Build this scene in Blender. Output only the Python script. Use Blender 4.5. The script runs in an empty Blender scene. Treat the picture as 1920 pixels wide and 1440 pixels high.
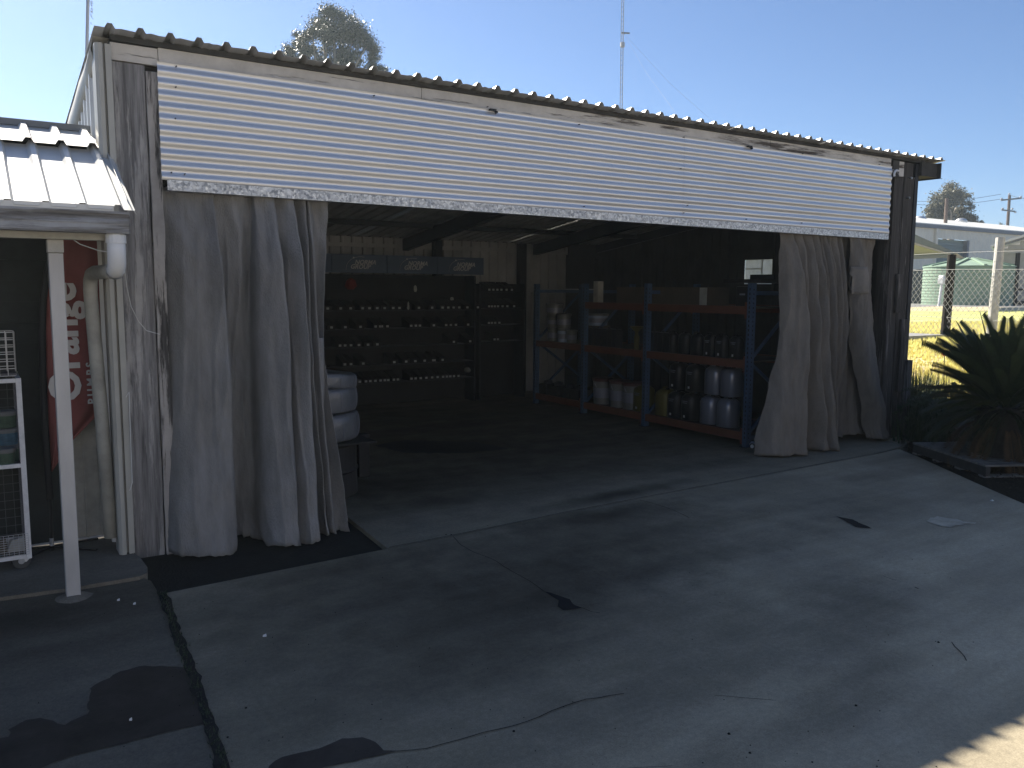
import bpy, math, random
from mathutils import Vector, noise
random.seed(7)
R = math.radians
sc = bpy.context.scene
COL = sc.collection

# ------------------------------------------------------------------ camera
F = 1553.0
XA = Vector((0.8397, 0.0572, -0.5400)); YA = Vector((-0.5425, 0.0990, -0.8342))
def _d(vx, vy): return Vector(((vx-960)/F, -(vy-720)/F, -1)).normalized()
_X = _d(3379, 556); _Y = _d(-50, 536); _Z = _X.cross(_Y).normalized()
_s = _X.dot(_Y); XA = (_X-0.5*_s*_Y).normalized(); YA = _Z.cross(XA)
RW = (XA, YA, _Z)                         # rows: world axes written in camera axes
CAM = Vector((-0.9603, -5.8056, 1.75))
cd = bpy.data.cameras.new('camera'); cam = bpy.data.objects.new('camera', cd); COL.objects.link(cam)
cam.location = CAM
from mathutils import Matrix
m3 = Matrix(((XA[0], XA[1], XA[2]), (YA[0], YA[1], YA[2]), (_Z[0], _Z[1], _Z[2])))
cam.rotation_euler = m3.to_euler()
cd.sensor_width = 36; cd.lens = F/1920*36; cd.clip_start = 0.05; cd.clip_end = 3000
sc.camera = cam

# ------------------------------------------------------------------ light
SUN_EL, SUN_AZ = R(38.4), R(-9.0)        # azimuth from +Y towards +X
w = bpy.data.worlds.new('World'); sc.world = w; w.use_nodes = True
nt = w.node_tree; bg = nt.nodes['Background']
sky = nt.nodes.new('ShaderNodeTexSky'); sky.sky_type = 'NISHITA'; sky.sun_disc = False
sky.sun_elevation = SUN_EL; sky.sun_rotation = SUN_AZ
sky.air_density = 0.8; sky.dust_density = 0.55; sky.ozone_density = 7.5; sky.altitude = 100
nt.links.new(sky.outputs[0], bg.inputs[0]); bg.inputs[1].default_value = 0.056
sd = Vector((math.sin(SUN_AZ)*math.cos(SUN_EL), math.cos(SUN_AZ)*math.cos(SUN_EL), math.sin(SUN_EL)))
sl = bpy.data.lights.new('sun', 'SUN'); so = bpy.data.objects.new('sun', sl); COL.objects.link(so)
sl.energy = 5.0; sl.angle = R(0.5); sl.color = (1.0, 0.92, 0.79)
so.rotation_euler = sd.to_track_quat('Z', 'Y').to_euler(); so.location = (0, 0, 30)
sc.view_settings.view_transform = 'Standard'; sc.view_settings.look = 'None'
sc.view_settings.exposure = 1.38; sc.view_settings.gamma = 1.0; sc.view_settings.use_curve_mapping = False

# ------------------------------------------------------------------ placing helpers (a photo point to a real place)
def ray(x, y):
    c = Vector(((x-960)/F, -(y-720)/F, -1)); return Vector((XA.dot(c), YA.dot(c), _Z.dot(c)))
def G(x, y, z=0.0): r = ray(x, y); return CAM + r*((z-CAM.z)/r.z)
def PY(x, y, Y=0.0): r = ray(x, y); return CAM + r*((Y-CAM.y)/r.y)
def PX(x, y, X): r = ray(x, y); return CAM + r*((X-CAM.x)/r.x)
def AT(x, y, D): return CAM + ray(x, y)*D

# ------------------------------------------------------------------ materials
def mat(name, col, rough=0.8, metal=0.0, var=0.25, scale=4.0, bump=0.0, bscale=60.0, col2=None, stretch=(1, 1, 1),
        thr=None, spec=0.3, transl=0.0, detail=6.0):
    m = bpy.data.materials.new(name); m.use_nodes = True
    n = m.node_tree.nodes; l = m.node_tree.links; b = n['Principled BSDF']
    b.inputs['Roughness'].default_value = rough; b.inputs['Metallic'].default_value = metal
    b.inputs['Specular IOR Level'].default_value = spec
    tc = n.new('ShaderNodeTexCoord'); mp = n.new('ShaderNodeMapping'); mp.inputs['Scale'].default_value = stretch
    l.new(tc.outputs['Object'], mp.inputs[0])
    no = n.new('ShaderNodeTexNoise'); no.inputs['Scale'].default_value = scale; no.inputs['Detail'].default_value = detail
    no.inputs['Roughness'].default_value = 0.65
    l.new(mp.outputs[0], no.inputs['Vector'])
    cr = n.new('ShaderNodeValToRGB')
    c2 = col2 if col2 else tuple(c*(1-var) for c in col)
    c1 = col if col2 else tuple(min(1, c*(1+var)) for c in col)
    a, z = thr if thr else (0.3, 0.7)
    cr.color_ramp.elements[0].position = a; cr.color_ramp.elements[1].position = z
    cr.color_ramp.elements[0].color = (*c2, 1); cr.color_ramp.elements[1].color = (*c1, 1)
    l.new(no.outputs[0], cr.inputs[0]); l.new(cr.outputs[0], b.inputs['Base Color'])
    if bump > 0:
        nb = n.new('ShaderNodeTexNoise'); nb.inputs['Scale'].default_value = bscale; nb.inputs['Detail'].default_value = 4
        l.new(mp.outputs[0], nb.inputs['Vector'])
        bp = n.new('ShaderNodeBump'); bp.inputs['Strength'].default_value = bump; bp.inputs['Distance'].default_value = 0.01
        l.new(nb.outputs[0], bp.inputs['Height']); l.new(bp.outputs[0], b.inputs['Normal'])
    if transl > 0:
        tr = n.new('ShaderNodeBsdfTranslucent'); mx = n.new('ShaderNodeMixShader'); mx.inputs[0].default_value = transl
        l.new(cr.outputs[0], tr.inputs[0]); l.new(b.outputs[0], mx.inputs[1]); l.new(tr.outputs[0], mx.inputs[2])
        l.new(mx.outputs[0], n['Material Output'].inputs[0])
    return m

def concrete(name, col, stains=(), streak=True, rough=0.75, dark=0.55):
    """broom-worn concrete: blotches at three sizes, tyre-polished bands, and spilt stains where they lie"""
    m = bpy.data.materials.new(name); m.use_nodes = True
    n = m.node_tree.nodes; l = m.node_tree.links; b = n['Principled BSDF']
    b.inputs['Roughness'].default_value = rough; b.inputs['Specular IOR Level'].default_value = 0.18
    geo = n.new('ShaderNodeNewGeometry'); P = geo.outputs['Position']
    def nz(scale, det=6, st=(1, 1, 1), rz=0.0):
        mp = n.new('ShaderNodeMapping'); mp.inputs['Scale'].default_value = st; mp.inputs['Rotation'].default_value = (0, 0, rz)
        l.new(P, mp.inputs[0]); t = n.new('ShaderNodeTexNoise'); t.inputs['Scale'].default_value = scale
        t.inputs['Detail'].default_value = det; t.inputs['Roughness'].default_value = 0.62
        l.new(mp.outputs[0], t.inputs['Vector']); return t.outputs[0]
    def mr(v, a, b_, c, d):
        t = n.new('ShaderNodeMapRange'); t.inputs[1].default_value = a; t.inputs[2].default_value = b_
        t.inputs[3].default_value = c; t.inputs[4].default_value = d; l.new(v, t.inputs[0]); return t.outputs[0]
    def mul(a, b_):
        t = n.new('ShaderNodeMath'); t.operation = 'MULTIPLY'; l.new(a, t.inputs[0]); l.new(b_, t.inputs[1]); return t.outputs[0]
    k = mr(nz(0.7), 0.3, 0.7, 0.88, 1.10)
    k = mul(k, mr(nz(3.5), 0.3, 0.7, 0.91, 1.08))
    k = mul(k, mr(nz(40, 3), 0.3, 0.7, 0.86, 1.1)); k = mul(k, mr(nz(150, 3), 0.3, 0.7, 0.80, 1.16))
    if streak: k = mul(k, mr(nz(1.1, 4, (0.35, 2.2, 1), R(12)), 0.38, 0.68, 0.86, 1.22))
    wob = nz(4.5, 5); wob2 = nz(5.2, 5, (1, 1, 1), 1.0)
    for (cx, cy, rx, ry, rot, s) in stains:
        mp = n.new('ShaderNodeVectorMath'); mp.operation = 'SUBTRACT'; mp.inputs[1].default_value = (cx, cy, 0); l.new(P, mp.inputs[0])
        vr = n.new('ShaderNodeVectorRotate'); vr.inputs['Angle'].default_value = -rot; l.new(mp.outputs[0], vr.inputs[0])
        ms = n.new('ShaderNodeVectorMath'); ms.operation = 'MULTIPLY'; ms.inputs[1].default_value = (1/rx, 1/ry, 0); l.new(vr.outputs[0], ms.inputs[0])
        ln = n.new('ShaderNodeVectorMath'); ln.operation = 'LENGTH'; l.new(ms.outputs[0], ln.inputs[0])
        ad = n.new('ShaderNodeMath'); ad.operation = 'ADD'; l.new(ln.outputs['Value'], ad.inputs[0]); l.new(mr(wob, 0.2, 0.8, -0.22, 0.22), ad.inputs[1])
        k = mul(k, mr(ad.outputs[0], 0.15, 1.25, s, 1.0))
    mc = n.new('ShaderNodeMix'); mc.data_type = 'RGBA'
    mc.inputs['A'].default_value = (*[c*1.05 for c in (col[0], col[1]*1.0, col[2]*0.94)], 1); mc.inputs['B'].default_value = (*[c*0.95 for c in (col[0]*0.97, col[1], col[2]*1.06)], 1)
    l.new(nz(1.6), mc.inputs['Factor'])
    vm = n.new('ShaderNodeVectorMath'); vm.operation = 'SCALE'; l.new(mc.outputs['Result'], vm.inputs[0]); l.new(k, vm.inputs['Scale'])
    l.new(vm.outputs[0], b.inputs['Base Color'])
    l.new(mr(nz(2.4), 0.3, 0.7, rough-0.14, min(1, rough+0.12)), b.inputs['Roughness'])
    bp = n.new('ShaderNodeBump'); bp.inputs['Strength'].default_value = 0.25; bp.inputs['Distance'].default_value = 0.006
    l.new(nz(70, 4), bp.inputs['Height']); l.new(bp.outputs[0], b.inputs['Normal'])
    return m

def timber(name, paint, wood, thr=(0.45, 0.52), axis='Z', fine=1.0):
    """weathered timber with flaking paint drawn out along the grain"""
    m = bpy.data.materials.new(name); m.use_nodes = True
    n = m.node_tree.nodes; l = m.node_tree.links; b = n['Principled BSDF']; b.inputs['Roughness'].default_value = 0.85
    b.inputs['Specular IOR Level'].default_value = 0.2
    tc = n.new('ShaderNodeTexCoord')
    def nz(scale, st, det=7):
        mp = n.new('ShaderNodeMapping'); mp.inputs['Scale'].default_value = st; l.new(tc.outputs['Object'], mp.inputs[0])
        t = n.new('ShaderNodeTexNoise'); t.inputs['Scale'].default_value = scale; t.inputs['Detail'].default_value = det; t.inputs['Roughness'].default_value = 0.7
        l.new(mp.outputs[0], t.inputs['Vector']); return t.outputs[0]
    st = (9, 9, 0.7) if axis == 'Z' else (0.7, 9, 9)
    st2 = (30, 30, 1.2) if axis == 'Z' else (1.2, 30, 30)
    flake = n.new('ShaderNodeValToRGB'); flake.color_ramp.elements[0].position = thr[0]; flake.color_ramp.elements[1].position = thr[1]
    l.new(nz(1.3*fine, st), flake.inputs[0])
    grain = n.new('ShaderNodeValToRGB'); grain.color_ramp.elements[0].position = 0.35; grain.color_ramp.elements[1].position = 0.65
    grain.color_ramp.elements[0].color = (*[c*0.42 for c in wood], 1); grain.color_ramp.elements[1].color = (*[c*1.2 for c in wood], 1)
    l.new(nz(1.6, st2), grain.inputs[0])
    pn = n.new('ShaderNodeValToRGB'); pn.color_ramp.elements[0].position = 0.3; pn.color_ramp.elements[1].position = 0.7
    pn.color_ramp.elements[0].color = (*[c*0.7 for c in paint], 1); pn.color_ramp.elements[1].color = (*[c*1.1 for c in paint], 1)
    l.new(nz(3.0, (1, 1, 1)), pn.inputs[0])
    mx = n.new('ShaderNodeMix'); mx.data_type = 'RGBA'; l.new(flake.outputs[0], mx.inputs['Factor'])
    l.new(grain.outputs[0], mx.inputs['A']); l.new(pn.outputs[0], mx.inputs['B']); l.new(mx.outputs['Result'], b.inputs['Base Color'])
    bp = n.new('ShaderNodeBump'); bp.inputs['Strength'].default_value = 0.7; bp.inputs['Distance'].default_value = 0.006
    l.new(flake.outputs[0], bp.inputs['Height'])
    bp2 = n.new('ShaderNodeBump'); bp2.inputs['Strength'].default_value = 0.5; bp2.inputs['Distance'].default_value = 0.004
    l.new(grain.outputs[0], bp2.inputs['Height']); l.new(bp.outputs[0], bp2.inputs['Normal']); l.new(bp2.outputs[0], b.inputs['Normal'])
    return m

MT = {}
MT['zinc'] = mat('zincalume_sheet', (0.70, 0.695, 0.69), 0.42, 0.70, 0.05, 2.5, 0.04, 8, stretch=(0.4, 1, 1))
MT['spangle'] = None
def galv():
    m = bpy.data.materials.new('galvanised_spangle'); m.use_nodes = True
    n = m.node_tree.nodes; l = m.node_tree.links; b = n['Principled BSDF']; b.inputs['Metallic'].default_value = 0.85; b.inputs['Roughness'].default_value = 0.42
    tc = n.new('ShaderNodeTexCoord'); v = n.new('ShaderNodeTexVoronoi'); v.inputs['Scale'].default_value = 70; l.new(tc.outputs['Object'], v.inputs['Vector'])
    cr = n.new('ShaderNodeValToRGB'); cr.color_ramp.elements[0].color = (0.22, 0.235, 0.255, 1); cr.color_ramp.elements[1].color = (0.58, 0.60, 0.62, 1)
    sp = n.new('ShaderNodeSeparateColor'); l.new(v.outputs['Color'], sp.inputs[0]); l.new(sp.outputs[0], cr.inputs[0]); l.new(cr.outputs[0], b.inputs['Base Color'])
    mr = n.new('ShaderNodeMapRange'); mr.inputs[3].default_value = 0.28; mr.inputs[4].default_value = 0.6; l.new(sp.outputs[1], mr.inputs[0]); l.new(mr.outputs[0], b.inputs['Roughness'])
    return m
MT['galv'] = galv()
MT['roof'] = mat('weathered_roof_sheet', (0.50, 0.50, 0.50), 0.5, 0.35, 0.25, 3, 0.05, 30)
MT['awnroof'] = mat('pale_roof_sheet', (0.62, 0.62, 0.60), 0.45, 0.25, 0.08, 3, 0.02, 30)
MT['panelback'] = mat('black_back_panel', (0.018, 0.018, 0.019), 0.8)
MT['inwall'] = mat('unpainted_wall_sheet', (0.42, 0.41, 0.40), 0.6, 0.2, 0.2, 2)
MT['darkin'] = mat('dark_interior_sheet', (0.05, 0.05, 0.05), 0.9, 0, 0.2)
MT['steel'] = mat('dark_steel', (0.03, 0.032, 0.037), 0.6, 0.3, 0.25)
MT['fascia'] = timber('flaking_fascia_paint', (0.66, 0.62, 0.56), (0.12, 0.10, 0.085), (0.39, 0.47), 'X', 1.2)
MT['post'] = timber('weathered_post_timber', (0.44, 0.42, 0.40), (0.25, 0.24, 0.235), (0.50, 0.56), 'Z')
MT['postlow'] = timber('grey_base_timber', (0.2, 0.19, 0.18), (0.10, 0.095, 0.09), (0.52, 0.6), 'Z')
MT['postpeel'] = timber('peeling_board_timber', (0.45, 0.42, 0.39), (0.10, 0.095, 0.09), (0.44, 0.5), 'Z', 1.2)
MT['postdark'] = timber('dark_post_timber', (0.22, 0.20, 0.18), (0.075, 0.068, 0.062), (0.56, 0.64), 'Z')
MT['beamdark'] = mat('dark_timber_beam', (0.05, 0.048, 0.045), 0.9, 0, 0.4, 6, 0.3, 40)
MT['cream'] = mat('cream_colour_steel', (0.40, 0.39, 0.35), 0.5, 0, 0.1, 3)
MT['creamdirty'] = mat('dirty_cream_sheet', (0.36, 0.35, 0.31), 0.6, 0, 0.25, 5, 0.05, 40)
MT['white'] = mat('white_pvc', (0.72, 0.73, 0.74), 0.4, 0, 0.06, 5)
MT['gutter'] = timber('worn_gutter_paint', (0.40, 0.41, 0.43), (0.19, 0.18, 0.17), (0.40, 0.52), 'X', 0.8)
MT['galvpost'] = mat('dull_galvanised_post', (0.47, 0.46, 0.45), 0.5, 0.2, 0.18, 3, 0.04, 60, stretch=(1, 1, 0.3))
MT['board'] = mat('dark_green_weatherboard', (0.022, 0.027, 0.028), 0.7, 0, 0.3, 6, 0.1, 40)
MT['hess'] = mat('flare_pale_hessian', (0.245, 0.24, 0.235), 0.95, 0, 0.27, 5.5, 0.9, 110, spec=0.05, stretch=(2.2, 1, 0.45), thr=(0.25, 0.75), detail=9)  # paler than the right curtain: lens flare put into the cloth colour
MT['hessR'] = mat('brown_grey_hessian', (0.19, 0.172, 0.150), 0.95, 0, 0.27, 5.5, 0.9, 110, spec=0.05, stretch=(2.2, 1, 0.45), thr=(0.25, 0.75), detail=9)
MT['hess2'] = mat('faded_hessian_patch', (0.225, 0.205, 0.18), 0.95, 0, 0.15, 6, 0.3, 420, spec=0.05)
MT['flag'] = mat('flare_dulled_red_cloth', (0.30, 0.105, 0.10), 0.85, 0, 0.15, 4, transl=0.3, spec=0.1)  # lens flare's dulling of the red is put into the cloth colour
MT['sleeve'] = mat('black_flag_sleeve', (0.02, 0.02, 0.022), 0.8, 0, 0.2)
MT['lett'] = mat('white_print', (0.55, 0.53, 0.52), 0.8, 0, 0.05)
MT['black'] = mat('black_plastic', (0.018, 0.018, 0.020), 0.35, 0, 0.2)
MT['blackmat'] = mat('black_matte', (0.020, 0.020, 0.021), 0.8, 0, 0.2)
MT['silverjug'] = mat('silver_grey_plastic', (0.20, 0.21, 0.25), 0.28, 0.35, 0.08)
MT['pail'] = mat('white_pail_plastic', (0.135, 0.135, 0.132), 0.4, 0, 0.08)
MT['paild'] = mat('blue_white_pail', (0.30, 0.36, 0.48), 0.4, 0, 0.1)
MT['redlid'] = mat('red_lid_plastic', (0.055, 0.018, 0.016), 0.4, 0, 0.1)
MT['yellow'] = mat('yellow_plastic', (0.11, 0.092, 0.02), 0.45, 0, 0.12)
MT['blue'] = mat('blue_rack_paint', (0.045, 0.08, 0.14), 0.5, 0.1, 0.2, 6)
MT['orange'] = mat('orange_beam_paint', (0.115, 0.042, 0.025), 0.6, 0, 0.2, 6)
MT['bannerblue'] = mat('blue_header_board', (0.075, 0.105, 0.16), 0.55, 0, 0.1)
MT['label'] = mat('white_label', (0.6, 0.6, 0.58), 0.6, 0, 0.03)
MT['binlabel'] = mat('bin_label_card', (0.34, 0.34, 0.33), 0.7, 0, 0.25, 3)
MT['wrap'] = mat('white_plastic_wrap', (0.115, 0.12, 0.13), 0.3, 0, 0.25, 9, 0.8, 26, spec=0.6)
MT['carton'] = mat('brown_carton', (0.085, 0.068, 0.05), 0.85, 0, 0.15)
MT['trolley'] = mat('white_trolley_paint', (0.66, 0.65, 0.64), 0.5, 0, 0.15, 20)
MT['wire'] = mat('galvanised_wire', (0.42, 0.43, 0.45), 0.4, 0.5, 0.15, 20)
MT['chain'] = mat('chain_wire', (0.36, 0.36, 0.35), 0.5, 0.2, 0.1)
MT['wiredark'] = mat('dark_basket_wire', (0.10, 0.10, 0.11), 0.6, 0.3, 0.2, 20)
MT['rubber'] = mat('grey_castor_rubber', (0.06, 0.06, 0.06), 0.8, 0, 0.2)
MT['greentub'] = mat('green_tub_print', (0.045, 0.075, 0.05), 0.5, 0, 0.45, 30, stretch=(1, 1, 3))
MT['bluetub'] = mat('blue_green_tub_print', (0.04, 0.09, 0.13), 0.5, 0, 0.45, 30, stretch=(1, 1, 3))
MT['dirt'] = mat('black_damp_dirt', (0.014, 0.014, 0.013), 0.85, 0, 0.45, 8, 0.4, 60)
MT['wet'] = mat('damp_dark_concrete', (0.036, 0.030, 0.024), 0.62, 0, 0.5, 5, 0.1, 80, spec=0.3)
MT['oil'] = mat('oil_stained_concrete', (0.028, 0.028, 0.027), 0.6, 0, 0.3, 6)
MT['puddle'] = mat('pale_wet_scum', (0.42, 0.37, 0.28), 0.6, 0, 0.35, 7)
MT['crack'] = mat('crack_dirt', (0.010, 0.010, 0.010), 0.95, 0, 0.3)
MT['fib'] = mat('frosted_fibreglass', (0.62, 0.66, 0.72), 0.6, 0, 0.12, 12, transl=0.8)
MT['frond'] = mat('cycad_green', (0.034, 0.052, 0.022), 0.5, 0, 0.45, 6, transl=0.12)
MT['bark'] = mat('rough_bark', (0.035, 0.03, 0.025), 0.95, 0, 0.4, 14, 0.6, 30)
MT['gumbark'] = mat('pale_gum_bark', (0.28, 0.24, 0.19), 0.85, 0, 0.35, 3)
MT['leafA'] = mat('gum_leaf', (0.055, 0.068, 0.038), 0.45, 0, 0.35, 1.3, transl=0.15)
MT['leafB'] = mat('olive_leaf', (0.085, 0.08, 0.042), 0.5, 0, 0.35, 1.0, transl=0.2)
MT['shrub'] = mat('shrub_leaf', (0.035, 0.055, 0.025), 0.55, 0, 0.4, 5, transl=0.2)
MT['grass'] = mat('dry_green_grass', (0.85, 0.76, 0.34), 0.8, 0, 0.3, 0.8, transl=0.25, col2=(0.66, 0.66, 0.24))
MT['mulch'] = mat('leaf_litter_soil', (0.035, 0.030, 0.022), 0.95, 0, 0.5, 18, 0.8, 45)
MT['gravel'] = mat('grey_gravel', (0.26, 0.26, 0.26), 0.95, 0, 0.3, 9, 0.3, 40)
MT['tank'] = mat('pale_green_tank', (0.24, 0.33, 0.25), 0.55, 0, 0.1, 1)
MT['farwall'] = mat('grey_cream_cladding', (0.80, 0.72, 0.57), 0.6, 0, 0.06, 1)
MT['farroof'] = mat('light_grey_roof', (0.62, 0.62, 0.58), 0.5, 0.1, 0.06, 1)
MT['roller'] = mat('green_grey_roller', (0.20, 0.24, 0.22), 0.5, 0, 0.1, 1)
MT['greytrim'] = mat('mid_grey_trim', (0.17, 0.18, 0.19), 0.6, 0, 0.1, 1)
MT['gableyel'] = mat('yellow_cream_lining', (0.42, 0.38, 0.20), 0.7, 0, 0.08, 1)
MT['darkfence'] = mat('dark_grey_fence_sheet', (0.09, 0.095, 0.105), 0.7, 0, 0.1, 1)
MT['pole'] = mat('weathered_pole', (0.15, 0.11, 0.09), 0.9, 0, 0.3, 3)
MT['fencepole'] = mat('pale_concrete_post', (0.46, 0.45, 0.42), 0.85, 0, 0.15, 12, 0.2, 60)
MT['blackpost'] = mat('creosoted_post', (0.018, 0.016, 0.014), 0.9, 0, 0.3)
MT['flower'] = mat('red_flower', (0.65, 0.04, 0.03), 0.6, 0, 0.1, transl=0.3)
MT['hill'] = mat('dark_bush_hill', (0.06, 0.075, 0.06), 0.95, 0, 0.3, 0.02)
MT['pallet'] = mat('grey_pallet_wood', (0.17, 0.165, 0.155), 0.9, 0, 0.3, 9, 0.3, 40, stretch=(1, 1, 1))
MT['pot'] = mat('dull_pot', (0.045, 0.045, 0.042), 0.8, 0, 0.3, 8)
MT['red'] = mat('dull_red', (0.16, 0.02, 0.015), 0.7, 0, 0.2)
MT['glint'] = mat('glint_metal', (0.7, 0.7, 0.7), 0.2, 1.0, 0.05)
MT['ventm'] = mat('spun_vent_metal', (0.65, 0.65, 0.65), 0.35, 0.8, 0.05)

# ------------------------------------------------------------------ mesh building
class MB:
    def __init__(s): s.v = []; s.f = []
    def add(s, vs, fs):
        o = len(s.v); s.v += [tuple(v) for v in vs]; s.f += [tuple(i+o for i in f) for f in fs]; return s
    def box(s, x0, x1, y0, y1, z0, z1):
        return s.add([(x0,y0,z0),(x1,y0,z0),(x1,y1,z0),(x0,y1,z0),(x0,y0,z1),(x1,y0,z1),(x1,y1,z1),(x0,y1,z1)],
                     [(0,3,2,1),(4,5,6,7),(0,1,5,4),(1,2,6,5),(2,3,7,6),(3,0,4,7)])
    def hexa(s, p):   # 8 points: lower ring then upper ring
        return s.add(p, [(0,3,2,1),(4,5,6,7),(0,1,5,4),(1,2,6,5),(2,3,7,6),(3,0,4,7)])
    def bar(s, a, b, w, h=None, up=(0,0,1)):
        a = Vector(a); b = Vector(b); h = h or w; d = (b-a).normalized(); u = Vector(up)
        if abs(d.dot(u)) > 0.98: u = Vector((0,1,0))
        sx = d.cross(u).normalized()*w/2; sy = sx.cross(d).normalized()*h/2
        return s.hexa([a-sx-sy, a+sx-sy, a+sx+sy, a-sx+sy, b-sx-sy, b+sx-sy, b+sx+sy, b-sx+sy])
    def cyl(s, a, b, r0, r1=None, n=12, cap=True):
        a = Vector(a); b = Vector(b); r1 = r0 if r1 is None else r1; d = (b-a).normalized()
        u = Vector((0,0,1)) if abs(d.z) < 0.9 else Vector((1,0,0)); sx = d.cross(u).normalized(); sy = d.cross(sx)
        vs = []
        for (c, r) in ((a, r0), (b, r1)):
            for i in range(n):
                t = 2*math.pi*i/n; vs.append(c+sx*math.cos(t)*r+sy*math.sin(t)*r)
        fs = [(i, (i+1)%n, n+(i+1)%n, n+i) for i in range(n)]
        if cap: fs += [tuple(range(n-1,-1,-1)), tuple(range(n, 2*n))]
        return s.add(vs, fs)
    def tube(s, pts, r, n=8):
        pts = [Vector(p) for p in pts]; rs = r if isinstance(r, (list, tuple)) else [r]*len(pts); vs = []; pu = None
        for i, p in enumerate(pts):
            d = (pts[min(i+1, len(pts)-1)]-pts[max(i-1, 0)]).normalized()
            if pu is None: pu = Vector((0,0,1)) if abs(d.z) < 0.9 else Vector((1,0,0))
            sx = d.cross(pu).normalized(); sy = sx.cross(d).normalized(); pu = sy
            for k in range(n):
                t = 2*math.pi*k/n; vs.append(p+sx*math.cos(t)*rs[i]+sy*math.sin(t)*rs[i])
        fs = [(i*n+k, i*n+(k+1)%n, (i+1)*n+(k+1)%n, (i+1)*n+k) for i in range(len(pts)-1) for k in range(n)]
        fs += [tuple(range(n-1,-1,-1)), tuple(range((len(pts)-1)*n, len(pts)*n))]
        return s.add(vs, fs)
    def lathe(s, c, prof, n=20, wob=0.0):
        c = Vector(c); vs = []
        for j, (r, z) in enumerate(prof):
            for i in range(n):
                t = 2*math.pi*i/n; rr = r*(1+wob*noise.noise(Vector((math.cos(t)*2+c.x*9, math.sin(t)*2, z*9+c.z*5))))
                vs.append(c+Vector((math.cos(t)*rr, math.sin(t)*rr, z)))
        m = len(prof)
        fs = [(j*n+i, j*n+(i+1)%n, (j+1)*n+(i+1)%n, (j+1)*n+i) for j in range(m-1) for i in range(n)]
        fs += [tuple(range(n-1,-1,-1)), tuple(range((m-1)*n, m*n))]
        return s.add(vs, fs)
    def grid(s, fn, nu, nv):
        vs = [fn(i/nu, j/nv) for j in range(nv+1) for i in range(nu+1)]
        return s.add(vs, [(j*(nu+1)+i, j*(nu+1)+i+1, (j+1)*(nu+1)+i+1, (j+1)*(nu+1)+i) for j in range(nv) for i in range(nu)])
    def prism(s, pts, z0, z1):
        n = len(pts); vs = [(p[0],p[1],z0) for p in pts]+[(p[0],p[1],z1) for p in pts]
        a = sum(pts[i][0]*pts[(i+1)%n][1]-pts[(i+1)%n][0]*pts[i][1] for i in range(n))
        fs = [tuple(range(n-1,-1,-1)), tuple(range(n,2*n))]+[(i,(i+1)%n,n+(i+1)%n,n+i) for i in range(n)]
        if a < 0: fs = [tuple(reversed(f)) for f in fs]
        return s.add(vs, fs)
    def mesh(s, name, m, smooth=False, off=(0,0,0)):
        me = bpy.data.meshes.new(name); o = Vector(off)
        me.from_pydata([tuple(Vector(v)-o) for v in s.v], [], s.f)
        for mm in (m if isinstance(m, (list, tuple)) else [m]):
            if mm: me.materials.append(mm)
        if smooth: me.shade_smooth()
        me.update(); return me
    def build(s, name, m, parent=None, smooth=False, bevel=0.0, solid=0.0, kind=None, label=None):
        off = wloc(parent) if parent else Vector((0,0,0))
        me = s.mesh(name, m, smooth, off); o = bpy.data.objects.new(name, me); COL.objects.link(o)
        if parent: o.parent = parent
        if kind: o['kind'] = kind
        if label: o['label'] = label
        if solid: q = o.modifiers.new('thickness', 'SOLIDIFY'); q.thickness = solid; q.offset = 0
        if bevel: q = o.modifiers.new('edge', 'BEVEL'); q.width = bevel; q.segments = 2; q.limit_method = 'ANGLE'
        return o
def wloc(o):
    p = Vector((0,0,0))
    while o is not None: p += o.location; o = o.parent
    return p
def thing(name, label, cat, loc=(0,0,0), group=None):
    o = bpy.data.objects.new(name, None); COL.objects.link(o); o.location = loc; o.empty_display_size = 0.2
    o['label'] = label; o['category'] = cat
    if group: o['group'] = group
    return o
def tag(o, label, cat, group=None):
    o['label'] = label; o['category'] = cat
    if group: o['group'] = group
    return o
def struct(o): o['kind'] = 'structure'; return o
def copy_tree(o, loc, label=None, rz=None, scale=None):
    def cp(a, par):
        c = a.copy(); COL.objects.link(c); c.parent = par
        for ch in a.children: cp(ch, c)
        return c
    c = cp(o, None); c.location = loc
    if rz is not None: c.rotation_euler.z = rz
    if scale is not None: c.scale = (scale,)*3
    if label: c['label'] = label
    return c
def sheet(pts, z, name, m, parent=None, jit=0.0, sub=1):
    """flat irregular patch lying on the ground"""
    P = []
    n = len(pts)
    for i in range(n):
        a = Vector(pts[i][:2]); b = Vector(pts[(i+1)%n][:2])
        k = max(1, int((b-a).length/0.03)) if jit else 1
        for q in range(k):
            p = a.lerp(b, q/k)
            if jit: p = p + Vector((noise.noise(Vector((p.x*14, p.y*14, 3))), noise.noise(Vector((p.x*14, p.y*14, 9)))))*jit
            P.append((p.x, p.y))
    b = MB(); nn = len(P)
    ar = sum(P[i][0]*P[(i+1)%nn][1]-P[(i+1)%nn][0]*P[i][1] for i in range(nn))
    idx = tuple(range(nn)) if ar > 0 else tuple(range(nn-1,-1,-1))
    b.add([(p[0], p[1], z) for p in P], [idx])
    return b.build(name, m, parent)
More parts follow.
